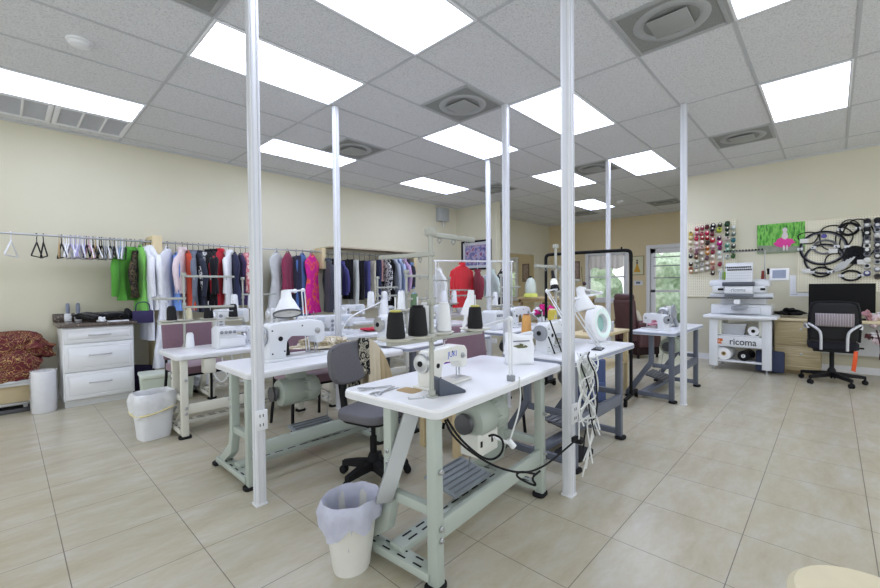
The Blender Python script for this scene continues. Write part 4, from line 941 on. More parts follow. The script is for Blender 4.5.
GL = [
 ('jacket', 'bright green jacket at the left end of the clothes', 'jacket', 1.02, 1.66, 1.07, '#4d9630', 'top', .2, -32),
 ('lace_blouse', 'black lace top between the green garments', 'top', 1.06, 1.62, 1.10, PATB, 'top', .16, -10),
 ('green_dress', 'lime green dress hanging just left of the white robe', 'dress', 1.11, 1.69, .95, '#78bf58', 'dress', .17, 6),
 ('white_robe', 'long white robe next to the first tan board', 'robe', 1.165, 1.67, .60, '#e6e8f0', 'coat', .2, 5),
 ('white_shirt', 'white shirt right against the first tan board', 'shirt', 1.215, 1.69, .95, '#eef0f4', 'top', .19, 10),
 ('bridal_gown', 'long white gown reaching nearly to the floor', 'gown', 1.385, 1.69, .28, '#e9ebf2', 'gown', .24, -20),
 ('blue_dress', 'light blue dress just right of the long white gown', 'dress', 1.475, 1.62, .93, '#6d93d6', 'dress', .17, 0),
 ('blouse', 'white and pink blouse right of the blue dress', 'blouse', 1.545, 1.69, 1.14, '#e8d5d8', 'top', .18, -20),
 ('orange_dress', 'orange red dress beside the white and pink blouse', 'dress', 1.605, 1.65, .93, '#c8492c', 'dress', .17, 4),
 ('grey_jacket', 'blue grey jacket right of the orange red dress', 'jacket', 1.665, 1.66, .91, '#6c7484', 'coat', .18, -6),
 ('navy_coat', 'dark navy coat next to the blue grey jacket', 'coat', 1.73, 1.66, .90, '#20263a', 'coat', .19, 3),
 ('patterned_blouse', 'grey patterned blouse in front of dark coats', 'blouse', 1.785, 1.64, 1.18, BWP, 'top', .16, -12),
 ('black_coat', 'black coat just left of the other black coat by the red one', 'coat', 1.85, 1.68, .96, '#15151b', 'coat', .19, 0),
 ('black_coat', 'black coat touching the long red coat', 'coat', 1.91, 1.69, .96, '#1d1c22', 'coat', .19, -6),
 ('red_coat', 'bright red coat on the middle clothes rod', 'coat', 1.985, 1.70, .96, '#c4172f', 'coat', .2, -26),
 ('white_jacket', 'white jacket hanging right of the bright red coat', 'jacket', 2.095, 1.69, .97, '#eceef2', 'coat', .19, -18),
 ('navy_dress', 'navy dress right of the white jacket', 'dress', 2.175, 1.66, .97, '#252a4c', 'dress', .17, 0),
 ('purple_dress', 'dark purple dress left of the pink printed blouse', 'dress', 2.25, 1.65, .97, '#3b2a56', 'dress', .17, 4),
 ('printed_blouse', 'pink printed blouse half hidden by the nearest left post', 'blouse', 2.32, 1.66, 1.14, PINKP, 'top', .17, -4),
 ('dark_jacket', 'dark jacket directly behind the nearest left post', 'jacket', 2.43, 1.67, 1.0, '#2c2c38', 'coat', .18, 0),
 ('sheer_gown', 'grey white sheer gown hanging alone right of the nearest post', 'gown', 2.76, 1.73, .66, '#c6c8c8', 'gown', .2, -34),
 ('wine_vest', 'wine red velvet vest beside the sheer gown', 'vest', 2.935, 1.71, 1.10, '#87294a', 'vest', .2, -32),
 ('navy_skirt', 'navy skirt between the wine vest and the denim dress', 'skirt', 3.07, 1.68, .90, '#262c4b', 'pants', .17, 0),
 ('denim_dress', 'blue denim dress right of the wine vest', 'dress', 3.17, 1.70, .73, '#4f6fb0', 'dress', .2, -34),
 ('magenta_dress', 'magenta and orange floral dress by the second tan board', 'dress', 3.33, 1.70, .80, FLOR, 'dress', .21, -38),
 ('grey_coat', 'dark grey coat right of the magenta floral dress', 'coat', 3.62, 1.64, .80, '#3d434f', 'coat', .2, -8),
 ('black_jacket', 'black coat behind the second white post from left', 'coat', 3.74, 1.64, .84, '#17171c', 'coat', .2, -4),
 ('purple_blouse', 'purple top right behind the second white post', 'top', 3.875, 1.60, 1.07, '#3d3a7c', 'top', .17, 0),
 ('black_trousers', 'black trousers right of the purple top', 'trousers', 3.985, 1.66, 1.0, '#16161a', 'pants', .19, 0),
 ('white_scarf', 'long grey white scarf among the black trousers', 'scarf', 4.11, 1.66, .88, '#d5d9d6', 'pants', .12, 8),
 ('black_trousers', 'black trousers right of the long white scarf', 'trousers', 4.23, 1.65, .98, '#1a1a20', 'pants', .18, -4),
 ('violet_trousers', 'blue violet trousers left of the cream ones', 'trousers', 4.34, 1.65, 1.0, '#50508f', 'pants', .18, 0),
 ('cream_trousers', 'cream trousers between violet and navy ones', 'trousers', 4.45, 1.66, .96, '#cfc9b3', 'pants', .17, 4),
 ('navy_trousers', 'navy trousers under the pinkish top', 'trousers', 4.58, 1.68, .97, '#2a3156', 'pants', .18, 0),
 ('pink_camisole', 'dusty pink top with shoulder straps on the right rod', 'top', 4.68, 1.71, 1.30, '#c79a92', 'vest', .15, -10),
 ('printed_shirt', 'black and white printed shirt on the right rod', 'shirt', 4.79, 1.70, .95, BWP, 'top', .18, -4),
 ('black_dress', 'long black dress left of the striped shirt', 'dress', 4.90, 1.71, .82, '#131317', 'dress', .17, 0),
 ('striped_shirt', 'grey striped shirt right of the long black dress', 'shirt', 5.02, 1.71, 1.02, STRP, 'top', .18, -6),
 ('light_blue_shirt', 'light blue shirt next to the grey striped shirt', 'shirt', 5.14, 1.71, 1.10, '#aebde0', 'top', .18, -4),
 ('lilac_shirt', 'lilac pink shirt near the end of the right rod', 'shirt', 5.25, 1.71, 1.10, '#bfa0c4', 'top', .17, 0),
 ('dark_blouse', 'dark blouse at the end of the right rod', 'blouse', 5.35, 1.69, 1.15, '#30303e', 'top', .16, 0),
 ('folded_jeans', 'light blue denim jeans folded over the end of the right rod', 'jeans', 5.46, 1.66, 1.16, '#6d93cf', 'pants', .2, -30),
]
for a in GL:
    m = a[6] if not isinstance(a[6], str) else cloth_m(a[6])
    garment(a[0], a[1], a[2], a[3], a[4], a[5], m, a[7], a[8], rad(a[9]*1.5-4))
p = py(143, 316, 5.72)
t = thing('handbag', 'small dark purple handbag hanging below the white robe', 'bag', (p.x, 5.72, p.z-.08))
obj('pouch', B().prism(rrect(-.10, .10, -.03, .03, .025), 0, .14, 'z', .015, 3), mat('#2a2250', .7, noise=.08), t)
obj('handle', B().tube([(-.07, 0, .13), (-.06, 0, .24), (.06, 0, .24), (.07, 0, .13)], .006, 8, 2), mat('#2a2250', .7, noise=.08), t)
p = py(381, 312, 5.7)
garment('pink_skirt', 'pale pink skirt hanging low below the cream trousers', 'skirt', p.x, 1.02, .70, cloth_m('#d8a9bd'), 'pants', .14, 0, 5.70, rodz=1.10) if False else None
# white drawer cabinet with granite worktop
cx0, cx1, cy0 = .385, .965, 5.56
c = thing('drawer_cabinet', 'white three drawer cabinet against the left wall', 'cabinet', (cx0, cy0, 0))
Wc = cx1-cx0; Dc = YL-.015-cy0-.01
obj('carcass', B().bb(0, Wc, .012, Dc, .075, .815, .003), WHITE, c); obj('plinth', B().bb(.01, Wc-.01, .05, Dc, 0, .076), mat('#d4d6d6', .5, noise=.03), c)
for z0, z1 in ((.655, .805), (.365, .645), (.085, .355)):
    f = B().bb(.012, Wc-.012, -.008, .012, z0, z1, .005); d = obj('drawer', f, WHITE, c)
    r_ = B(); i = .035
    P = [(i, z0+i), (Wc-i, z0+i), (Wc-i, z1-i), (i, z1-i)]; P2 = [(i+.02, z0+i+.014), (Wc-i-.02, z0+i+.014), (Wc-i-.02, z1-i-.014), (i+.02, z1-i-.014)]
    a = r_.ring([(u, -.008, v) for u, v in P]); b2 = r_.ring([(u, -.018, v) for u, v in P2]); r_.skin([a, b2])
    for u0, u1, v0, v1 in ((i-.008, Wc-i+.008, z0+i-.008, z0+i-.003), (i-.008, Wc-i+.008, z1-i+.003, z1-i+.008), (i-.008, i-.003, z0+i, z1-i), (Wc-i+.003, Wc-i+.008, z0+i, z1-i)): r_.bb(u0, u1, -.0115, -.008, v0, v1, .001)
    obj('raised_panel', r_, WHITE, d)
    zc = (z0+z1)/2+(.02 if z1-z0 < .2 else .04)-.02
    obj('handle', B().tube([(Wc/2-.09, -.012, zc), (Wc/2-.085, -.045, zc), (Wc/2+.085, -.045, zc), (Wc/2+.09, -.012, zc)], .006, 10, 1), STEEL, d)
GRAN = pattern_mat('granite', [(.3, '#2a2523'), (.45, '#5b4f48'), (.55, '#3a322f'), (.65, '#8b7d73'), (.75, '#2a2523')], 55, 'noise', .25, 'LINEAR', 6)
g = thing('worktop', 'dark speckled granite worktop on the white drawer cabinet', 'worktop', (cx0, cy0, .816))
obj('slab', B().bb(-.035, Wc+.03, -.035, Dc, 0, .035, .008), GRAN, g); obj('backsplash', B().bb(-.035, Wc+.03, Dc-.02, Dc, .035, .12, .004), GRAN, g)
zt = .852
solo('cloth_heap', B().blob((0, 0, .03), (.21, .15, .07), .16, 12, 4, -.0), mat('#121216', .9, noise=.15, scale=14, sheen=.2), 'black cloth heap on the granite worktop', 'cloth', loc=(.72, 5.86, zt))
solo('paper_crumple', B().blob((0, 0, .02), (.035, .03, .03), .2, 4, 3, -.015), WHITE, 'crumpled white paper in front of the black cloth heap', 'paper', loc=(.70, 5.63, zt))
for k, x in enumerate((.80, .88)):
    solo('folded_paper', B().bb(-.05, .05, -.035, .035, 0, .012, .003), mat('#e4e6ec', .5, noise=.05), ['left folded white paper at the worktop front', 'right folded white paper at the worktop front'][k], 'paper', loc=(x, 5.60, zt), rz=.2-.3*k)
solo('black_pouch', B().blob((0, 0, .045), (.05, .04, .075), .12, 8, 3, -.045), BLACK, 'upright black pouch at the right end of the worktop', 'pouch', loc=(.95, 5.78, zt))
for k, x in enumerate((.47, .555)):
    p_ = thing('spray_bottle', ['left of two slim grey white bottles at the worktop backsplash', 'right of two slim grey white bottles at the worktop backsplash'][k], 'bottle', (x, 6.08, zt), 0, 'slim bottles on the worktop')
    obj('bottle_body', B().bb(-.03, .03, -.022, .022, 0, .085, .008), WHITE, p_); obj('neck', B().lathe([(.016, .085), (.02, .13), (.016, .19), (.008, .20)], n=16), mat('#7d8496', .4, noise=.05), p_)
# bench shelf with fabric bolt at the left edge
bench = thing('low_bench', 'pale low bench shelf with metal rails at the left edge', 'bench', (-.55, 5.76, 0))
obj('top_board', B().bb(-1.0, .70, 0, .40, .29, .315, .004), mat('#cfd1d3', .45, noise=.03), bench)
obj('front_board', B().bb(-1.0, .70, .03, .05, .10, .265, .003), mat('#c9b894', .6, noise=.08), bench); obj('rail', B().bb(-1.0, .70, -.005, .03, .265, .29).bb(-1.0, .70, .0, .03, .075, .10, .003), STEEL, bench)
obj('base_rail', B().bb(-1.0, .70, .0, .38, .0, .04, .003), DKSTEEL, bench)
for x in (-.98, .67): obj('leg', B().bb(x-.015, x+.015, .05, .37, .04, .29), mat('#bfc1c2', .4, noise=.03), bench)
PAIS = pattern_mat('paisley', [(.30, '#4c1119'), (.47, '#64161f'), (.485, '#c4a766'), (.50, '#64161f'), (.58, '#4f121b'), (.60, '#bfa262'), (.62, '#5a1620')], 8, 'noise', .7, 'LINEAR', 2, 2.2)
solo('fabric_bolt', B().blob((-.12, 0, .24), (.42, .17, .27), .08, 21, 5, -.23).blob((.25, -.03, .28), (.15, .11, .10), .13, 22, 4).blob((.10, -.14, .11), (.20, .07, .16), .1, 23, 4), PAIS, 'heap of maroon fabric with gold paisley on the low bench', 'fabric', loc=(-.06, 5.955, .325))
rl_ = thing('plastic_roll', 'upright clear plastic wrapped white roll beside the drawer cabinet', 'roll', (.245, 5.62, 0))
obj('roll', B().lathe([(.085, 0), (.09, .006), (.09, .40), (.086, .405), (.02, .405), (.02, .36), (0, .36)], n=36), mat('#e6e7ea', .3, noise=.05, scale=14, coat=.6), rl_)
def wrapf(u, v):
    a = 2*PI*u; r = .098+.003*math.sin(a*9+v*14)+.002*math.sin(v*40+a*4); return (r*math.cos(a), r*math.sin(a), .005+v*.41)
obj('wrap', B().grid(wrapf, 60, 20), mat('#f4f5f8', .12, noise=.02, trans=.5, alpha=.45, coat=.5), rl_)
# boxes below the gowns
lb = thing('storage_bin', 'pale green plastic storage box beneath the long white gown', 'box', (1.20, 5.28, 0), rad(-6))
obj('tub', B().prism([(-.22, 0), (.22, 0), (.235, .26), (-.235, .26)], -.16, .16, 'y', .01), mat('#c5cfc0', .45, noise=.04), lb); obj('lid', B().bb(-.245, .245, -.17, .17, .26, .30, .012), mat('#d3dbcf', .45, noise=.04), lb)
solo('tote_bag', B().prism([(-.11, 0), (.11, 0), (.09, .30), (-.10, .33)], -.06, .06, 'y', .02, 3), mat('#1f1a30', .8, noise=.1), 'dark tote bag leaning behind the storage box by the cabinet', 'bag', loc=(1.10, 5.80, 0))
solo('garment_bag', B().blob((0, 0, .1), (.2, .14, .1), .1, 31, 4, -.1), mat('#dfe1e6', .5, noise=.06), 'white cloth bundle on the floor under the gowns', 'cloth', loc=(1.55, 5.45, 0))
# box on the wall near the ceiling, thermostat under it, picture and sign on the stub wall
wb = thing('wall_box', 'grey wall mounted electrical box near the ceiling corner', 'box', (6.55, YL, 2.74))
obj('housing', B().bb(-.15, .15, -.12, 0, -.14, .15, .01), mat('#a9adad', .5, noise=.04), wb); obj('conduit', B().cyl((.05, -.03, -.24), (.05, -.03, -.14), .015), WHITE, wb)
solo('thermostat', B().bb(-.04, .04, -.03, 0, -.06, .06, .008), WHITE, 'small white wall sensor left of the framed picture', 'sensor', loc=(6.25, YL, 2.34))
# ================================================================== right wall
RW = -PI/2          # local +x is image right (world -y), local +y is world +x
def wl(Y, X, z=0): return (X, Y, z)
def pegboard(label, Y0_, Y1_, z0, z1):
    t = thing('pegboard', label, 'pegboard', (XR, Y0_, 0), RW, 'perforated pegboards on the right wall'); L = Y0_-Y1_
    m = pattern_mat('peg%s' % label[:6], [(0, '#cfc9ae'), (.10, '#e9e4cd')], 1, 'voronoi', .7)
    n = m.node_tree.nodes; l = m.node_tree.links
    v = [q for q in n if q.type == 'TEX_VORONOI'][0]; v.inputs['Randomness'].default_value = 0; v.inputs['Scale'].default_value = 1
    mp = [q for q in n if q.type == 'MAPPING'][0]; mp.inputs['Scale'].default_value = (38, 0, 38)
    cr = [q for q in n if q.type == 'VALTORGB'][0]; cr.color_ramp.elements[0].color = lin('#8f8a74'); cr.color_ramp.elements[1].position = .17
    obj('board', B().bb(0, L, -.012, -.004, z0, z1), m, t, smooth=0)
    e = B()
    for a in ((-.012, 0, z0, z1), (L, L+.012, z0, z1), (-.012, L+.012, z0-.012, z0), (-.012, L+.012, z1, z1+.012)): e.bb(a[0], a[1], -.018, 0, a[2], a[3], .002)
    obj('edge_strip', e, mat('#ddd8c2', .6, noise=.03), t); return t
pegboard('left pegboard covered with colourful thread spools', 1.76, 1.075, 1.0, 2.17)
pegboard('right pegboard hung with hoops, cords and bobbins', .36, -1.6, 1.08, 2.06)
# thread spools on pegs: columns of px positions with the colours seen
cols = [(690, [(235, '#d8c15a'), (239, '#e0cf8b'), (244, '#d9cfae'), (251, '#d2b9a6'), (257, '#26303f'), (265, '#3a2a1c'), (270, '#b8652f'), (272.5, '#caa98a')]),
 (696, [(230, '#b13a4f'), (234.5, '#c06a86'), (239.5, '#d0385a'), (245, '#e7cfd3'), (250, '#b996a6'), (254, '#8e5a68'), (258, '#7a4a22'), (263, '#a9b0a0'), (268, '#c7c9bf'), (272, '#d8d0bd')]),
 (701.5, [(229, '#a84c64'), (235, '#c65c6c'), (239, '#a83238'), (243.5, '#e3c6c0'), (249, '#d7b3a9'), (255, '#c9c3bb'), (261, '#b9b1a2'), (266, '#cfd0cc'), (271, '#e0ddd6')]),
 (706.5, [(228, '#6b1f2e'), (234, '#d01f58'), (239, '#b8232f'), (244, '#3e2a22'), (249, '#c8702c'), (254, '#e09b4a'), (259, '#7f5c68'), (265, '#c3b6ad'), (270, '#d1cbc4')]),
 (712, [(227, '#1a1c22'), (230.5, '#22242c'), (235, '#7b3340'), (241, '#c22138'), (248, '#d2b8c0'), (253, '#a23a4c'), (258, '#e2d9cf'), (264, '#d99d7f'), (269, '#cf8d84'), (274, '#3c2c2c')]),
 (719, [(226, '#3a3f2c'), (231, '#b6c63d'), (239, '#4f2050'), (244, '#c9178a'), (249, '#8e2a6e'), (254, '#d3e0de'), (259, '#e6e8e4'), (265, '#a5284e'), (272, '#d9dcda')]),
 (726.5, [(225, '#1f4a2a'), (230, '#1e3a24'), (235, '#17351f'), (240, '#dfd3c8'), (246, '#5aa18d'), (251, '#7fb89f'), (258, '#cfd8d2'), (268, '#2a8c68'), (274, '#c9c93a')]),
 (732.5, [(229, '#c9d2cf'), (235, '#7c8a84'), (241, '#2f7f8a'), (247, '#4a4f4c'), (252, '#3a6b36'), (257, '#46703d')])]
cname = lambda h: None
def colour_word(h):
    r, g, b = [int(h[i:i+2], 16) for i in (1, 3, 5)]
    mx, mn = max(r, g, b), min(r, g, b)
    if mx < 75: return 'blackish'
    if mx-mn < 28: return 'pale grey' if mx > 150 else 'grey'
    if r >= g and r >= b:
        if b > g+25: return 'pink' if r > 150 else 'plum'
        if g > b+50 and g > 140: return 'yellow'
        if g > b+35: return 'orange brown'
        return 'red' if mn < 90 else 'rosy beige'
    if g >= r: return 'green'
    return 'blue'
colw = ['first', 'second', 'third', 'fourth', 'fifth', 'sixth', 'seventh', 'eighth']
rowo = ordn
sp0 = None
for ci, (x, L) in enumerate(cols):
    for ri, (y, h) in enumerate(L):
        p = px(x, y, XR-.05)
        t = thing('thread_spool', '%s thread spool %s from top in %s pegboard column' % (colour_word(h), rowo[ri], colw[ci]), 'thread spool', (XR-.018, p.y+R.uniform(-.006, .006), p.z), 0, 'thread spools on the left pegboard')
        big = 1.25 if h in ('#c9178a', '#1f4a2a', '#c22138', '#b6c63d', '#1a1c22') else 1
        rr = .029*big; tl = Vector((-1, -.25, .35)).normalized()
        obj('thread', B().lathe([(rr*.8, .008), (rr, .014), (rr*.92, .080), (rr*.7, .086)], (0, 0, 0), tl, 14), mat(h, .7, noise=.12, scale=60), t)
        obj('spool_core', B().lathe([(rr*.85, 0), (rr*.85, .007), (rr*.3, .008), (rr*.3, .086), (rr*.45, .088), (rr*.45, .094), (rr*.2, .094)], (0, 0, 0), tl, 12), mat('#e9e6da' if (ri+ci) % 3 else '#3a3432', .5, noise=.03), t)
# picture: child in a pink skirt in tall grass
pic = thing('canvas_picture', 'bright green picture of a child in a pink skirt on the wall', 'picture', (XR, .545, 1.845), RW)
GRASS = pattern_mat('grass_paint', [(.3, '#2f6a24'), (.45, '#58a83a'), (.58, '#86c95c'), (.7, '#3f8030')], 9, 'noise', .6, 'LINEAR', 5, vec=(4, 1, 1))
obj('canvas', B().bb(-.265, .265, -.03, -.002, -.21, .21, .003), GRASS, pic)
obj('path_paint', B().prism([(-.262, -.207), (.262, -.207), (.262, -.13), (.1, -.12), (-.1, -.10), (-.262, -.09)], -.0315, -.03, 'y'), mat('#8d9482', .7, noise=.2, scale=20), pic)
fg = B().blob((.045, -.034, -.07), (.11, .004, .06), .1, 3, 3); obj('skirt_paint', fg, mat('#e2419c', .7, noise=.15, scale=40), pic)
obj('figure_paint', B().blob((.05, -.034, .02), (.035, .004, .065), .03, 3, 3).blob((.05, -.034, .11), (.028, .004, .033), .02, 4, 3).blob((.04, -.034, -.14), (.013, .004, .05), .02, 5, 2).blob((.075, -.034, -.14), (.013, .004, .05), .02, 6, 2), mat('#d9cdd0', .7, noise=.12, scale=40), pic)
# --- embroidery machine: stand, machine, rolls
EX, EY = 6.86, .915
st = thing('machine_stand', 'white steel stand with maker name under the embroidery machine', 'stand', (EX, EY, 0), RW)
for sx in (-1, 1):
    obj('leg', B().bb(sx*.345-.06, sx*.345+.06, 0, .04, .05, .70, .006), MWHITE, st); obj('leg', B().bb(sx*.33-.05, sx*.33+.05, .52, .56, .05, .70, .006), MWHITE, st)
    obj('side_panel', B().bb(sx*.36-.015, sx*.36+.015, .04, .52, .32, .56, .004).bb(sx*.36-.015, sx*.36+.015, .04, .52, .06, .12, .004), MWHITE, st)
    obj('leveling_foot', B().lathe([(.035, 0), (.035, .012), (.012, .02), (.012, .06)], (sx*.345, .02, 0), n=16), STEEL, st); obj('leveling_foot', B().lathe([(.035, 0), (.035, .012), (.012, .02), (.012, .06)], (sx*.33, .54, 0), n=16), STEEL, st)
    obj('cabinet_side', B().bb(sx*.27-.03, sx*.27+.03, .03, .5, .40, .72, .006), mat('#dcded2', .4, noise=.03), st)
br = obj('name_beam', B().bb(-.31, .31, .005, .03, .33, .475, .005), MWHITE, st)
obj('lower_shelf', B().bb(-.33, .33, .03, .5, .115, .14, .004), MWHITE, st); obj('upper_shelf', B().bb(-.30, .30, .03, .5, .475, .495, .004), MWHITE, st)
obj('top_plate', B().bb(-.47, .47, -.10, .62, .725, .765, .008), mat('#e0e3e8', .35, noise=.02), st)
obj('cross_bar', B().bb(-.4, .4, .0, .04, .695, .725, .004), MWHITE, st)
text('name_lettering', 'ricoma', .125, mat('#3c4047', .4, noise=0), br, (.045, .003, .40), (PI/2, 0, 0), .001, bold=.0015)
em = B().bb(-.295, -.275, .001, .005, .365, .435).bb(-.295, -.23, .001, .005, .42, .435).bb(-.295, -.23, .001, .005, .365, .378).bb(-.262, -.245, .001, .005, .378, .42).bb(-.245, -.218, .001, .005, .40, .435)
obj('name_emblem', em, mat('#d9732e', .4, noise=0), br, smooth=0)
e = thing('embroidery_machine', 'white multi needle embroidery machine with thread rack and screen', 'embroidery machine', (EX, EY, .765), RW)
obj('base', B().bb(-.42, .40, .12, .5, 0, .14, .015), MWHITE, e)
obj('base_front', B().bb(-.28, .27, .05, .13, .02, .11, .01), mat('#c9ccd2', .4, noise=.03), e)
obj('column', B().bb(-.30, .32, .22, .5, .14, .42, .02), MWHITE, e)
obj('x_carriage', B().bb(-.42, .43, .06, .14, .245, .30, .008), mat('#cfd3da', .35, noise=.03), e); obj('carriage_rail', B().bb(-.46, .42, .045, .06, .225, .243), DKSTEEL, e)
arm = obj('arm_cover', B().bb(-.44, .38, .10, .36, .39, .475, .015), MWHITE, e)
obj('arm_block', B().bb(-.38, -.21, .03, .12, .31, .40, .01), MWHITE, e); obj('arm_block', B().bb(.16, .33, .03, .12, .31, .40, .01), MWHITE, e)
obj('vent_slot', B().bb(-.30, -.22, .022, .031, .34, .37).bb(.27, .33, .022, .031, .34, .37), BLACK, e)
e.scale = (.83, 1, 1); st.scale = (.86, 1, 1)
hd = obj('needle_head', B().prism([(.0, .44), (.09, .44), (.13, .70), (.08, .72), (.03, .70)], -.19, .17, 'x', .008), MWHITE, e)
q = B(); y_ = lambda z: -.008+(z-.44)*.115
for r_ in range(2):
    for k in range(12):
        z = .655-.035*r_; q.lathe([(.011, 0), (.011, .012), (.005, .016)], (-.165+.028*k+.008*r_, y_(z)+.006, z), (0, -1, .1), 10)
obj('tension_knob', q, BLACK, hd)
q = B()
for r_ in range(3):
    for k in range(12): q.lathe([(.006, 0), (.006, .005), (0, .006)], (-.165+.028*k, y_(.575-.035*r_)+.006, .575-.035*r_), (0, -1, .1), 8)
obj('hole_pattern', q, mat('#a9aeb6', .4, .3, noise=.03), hd)
obj('needle_strip', B().bb(-.23, .20, -.035, .07, .40, .455, .008), mat('#4d525c', .45, noise=.05), e)
pl = obj('name_plate', B().bb(-.20, .18, -.03, .06, .295, .395, .01), MWHITE, e)
text('name_lettering', 'ricoma', .07, mat('#7d848f', .4, noise=0), pl, (-.01, -.031, .345), (PI/2, 0, 0), .001)
obj('needle_case', B().bb(-.20, .18, -.02, .06, .255, .293, .004), mat('#6d737c', .4, .3, noise=.04), e)
q = B()
for k in range(12): q.cyl((-.17+.03*k, .015, .20), (-.17+.03*k, .015, .256), .0035, n=6)
obj('needle', q, STEEL, e)
obj('presser_block', B().bb(-.07, .01, -.03, .05, .15, .215, .006), WHITE, e); obj('cylinder_arm', B().bb(-.10, .10, -.08, .12, .085, .125, .01), mat('#8f949c', .4, noise=.04), e)
rk = B()
for x in (-.27, .30): rk.cyl((x, .25, .47), (x, .25, .88), .008, n=8)
rk.cyl((-.27, .25, .88), (.30, .25, .88), .009, n=8)
rack_ = obj('thread_rack', rk, STEEL, e)
q = B()
for k in range(13): q.bb(-.25+.043*k-.012, -.25+.043*k+.012, .225, .262, .885, .905, .003)
obj('guide_clip', q, BLACK, rack_)
obj('rack_tray', B().bb(-.42, .32, .18, .48, .475, .49, .004), MWHITE, e)
for k, (x, yy, h) in enumerate(((-.22, .30, '#9fc43a'), (-.16, .30, '#19a67e'), (-.12, .38, '#2c6fae'), (-.19, .40, '#e4e4e2'), (.23, .30, '#8f3c2e'), (-.27, .38, '#c9ccd0'))):
    P = Vector((EX+yy, EY-x, .765+.49))
    cone('%s thread cone on the rack of the embroidery machine' % ['lime green', 'teal green', 'blue', 'white', 'rust brown', 'pale grey'][k], P, 'e%d' % k, mat(h, .7, noise=.1, scale=60), .028, .12, '#eeeeea', 'thread cones on the embroidery machine')
scr = obj('screen_arm', B().tube([(.30, .25, .45), (.42, .15, .50), (.52, .10, .52)], .016, 8, 1), MWHITE, e)
sb = obj('touch_screen', B().box((.50, .06, .545), (.24, .035, .16), rot=Euler((-.1, 0, -.05)), bev=.012), WHITE, e)
obj('display', B().box((.50, .041, .55), (.165, .004, .105), rot=Euler((-.1, 0, -.05))), mat('#8f98ac', .15, noise=.05), sb, smooth=0)
obj('emergency_knob', B().lathe([(.018, 0), (.022, .015), (.01, .03)], (.36, .1, .60), n=14).cyl((.36, .1, .55), (.36, .1, .60), .015), BLACK, e)
def roll(label, x, y, z, r, w, m, core):
    t = thing('backing_roll', label, 'roll', (EX+y, EY-x, z+r), RW, 'rolls on the embroidery stand shelves')
    obj('roll_body', B().lathe([(r*.35, 0), (r, .0), (r, w), (r*.35, w), (r*.35, 0)], (0, 0, 0), (.15, 1, 0), 32, cap=False), m, t)
    obj('core', B().lathe([(r*.22, -.004), (r*.36, -.004), (r*.36, w), (r*.22, w), (r*.22, -.004)], (0, 0, 0), (.15, 1, 0), 24, cap=False), core, t)
WR = mat('#ecedf0', .6, noise=.03)
roll('white backing roll on the upper stand shelf at right', .15, .03, .495, .062, .22, WR, BLACK)
roll('black roll on the upper stand shelf at left', -.28, .10, .495, .05, .22, BLACK, DKSTEEL)
roll('large white roll lying on the lower stand shelf at left', -.18, .03, .14, .085, .25, WR, TAN)
roll('black roll on the lower stand shelf in the middle', .04, .05, .14, .07, .25, BLACK, WR)
bx = thing('clear_box', 'clear plastic box with thread on the upper stand shelf', 'box', (EX+.12, EY+.08, .495), RW)
obj('tub', B().prism([(-.14, 0), (.12, 0), (.14, .13), (-.16, .13)], 0, .16, 'y', .006), mat('#dfe3ea', .2, noise=.05, scale=20, alpha=.75), bx); obj('lid', B().bb(-.165, .145, -.005, .165, .13, .145, .004), mat('#e8ebf0', .3, noise=.03), bx)
obj('thread_bundle', B().blob((0, .07, .05), (.09, .05, .04), .2, 4, 3), pattern_mat('bundle', [(.3, '#7d6fc0'), (.5, '#e2e2ea'), (.7, '#9aa0c8')], 20, 'noise', .8, 'LINEAR'), bx)
# calendar sheet
cal = thing('wall_calendar', 'white paper calendar sheet on the wall left of the monitor', 'calendar', (XR, .315, 1.16), RW)
obj('sheet', B().bb(-.125, .125, -.004, -.001, -.15, .15), mat('#eef0f4', .7, noise=.02), cal, smooth=0)
q = B()
for k in range(6): q.bb(-.115, .115, -.005, -.004, -.10+.036*k, -.0985+.036*k)
for k in range(8): q.bb(-.115+.0327*k, -.1135+.0327*k, -.005, -.004, -.10, .08)
q.bb(-.115, -.04, -.005, -.004, -.13, -.12); obj('grid_print', q, mat('#b9bed0', .7, noise=0), cal, smooth=0)
# desk
DX = 7.10
dk = thing('desk', 'wood grain desk with drawers under the black monitor', 'desk', (DX, .56, 0), RW)
WG = pattern_mat('woodgrain', [(.3, '#93815c'), (.42, '#c0b08a'), (.52, '#a8966f'), (.62, '#cdc09c')], 3, 'noise', .5, 'LINEAR', 6, 0, vec=(.5, 1, 26))
obj('desktop', B().bb(-.02, 1.75, -.02, .58, .70, .735, .004), mat('#d9caa6', .45, noise=.05), dk)
cbn = obj('drawer_carcass', B().bb(0, .46, .012, .56, .05, .70, .003), WG, dk)
obj('plinth', B().bb(.02, .44, .05, .54, 0, .05), mat('#9c8a66', .6, noise=.08), dk)
for z0, z1 in ((.385, .69), (.06, .375)):
    d = obj('drawer', B().bb(.006, .454, -.004, .012, z0, z1, .003), WG, dk)
    obj('knob', B().lathe([(.006, 0), (.006, .012), (.015, .018), (.013, .026), (0, .028)], (.27, -.004, (z0+z1)/2+.06), (0, -1, 0), 16), STEEL, d)
obj('side_panel', B().bb(1.71, 1.74, .0, .56, 0, .70, .003), WHITE, dk); obj('back_panel', B().bb(.46, 1.71, .50, .52, .25, .70), mat('#d6d8dc', .5, noise=.03), dk)
mo = thing('monitor', 'wide black monitor standing on the wood grain desk', 'monitor', (7.42, -.08, .735), RW)
obj('panel', B().bb(-.31, .31, -.012, .025, .08, .45, .006), mat('#0c0c0d', .6, noise=.05), mo); obj('screen', B().bb(-.30, .30, -.0145, -.012, .095, .44), mat('#040405', .45, noise=0), mo, smooth=0)
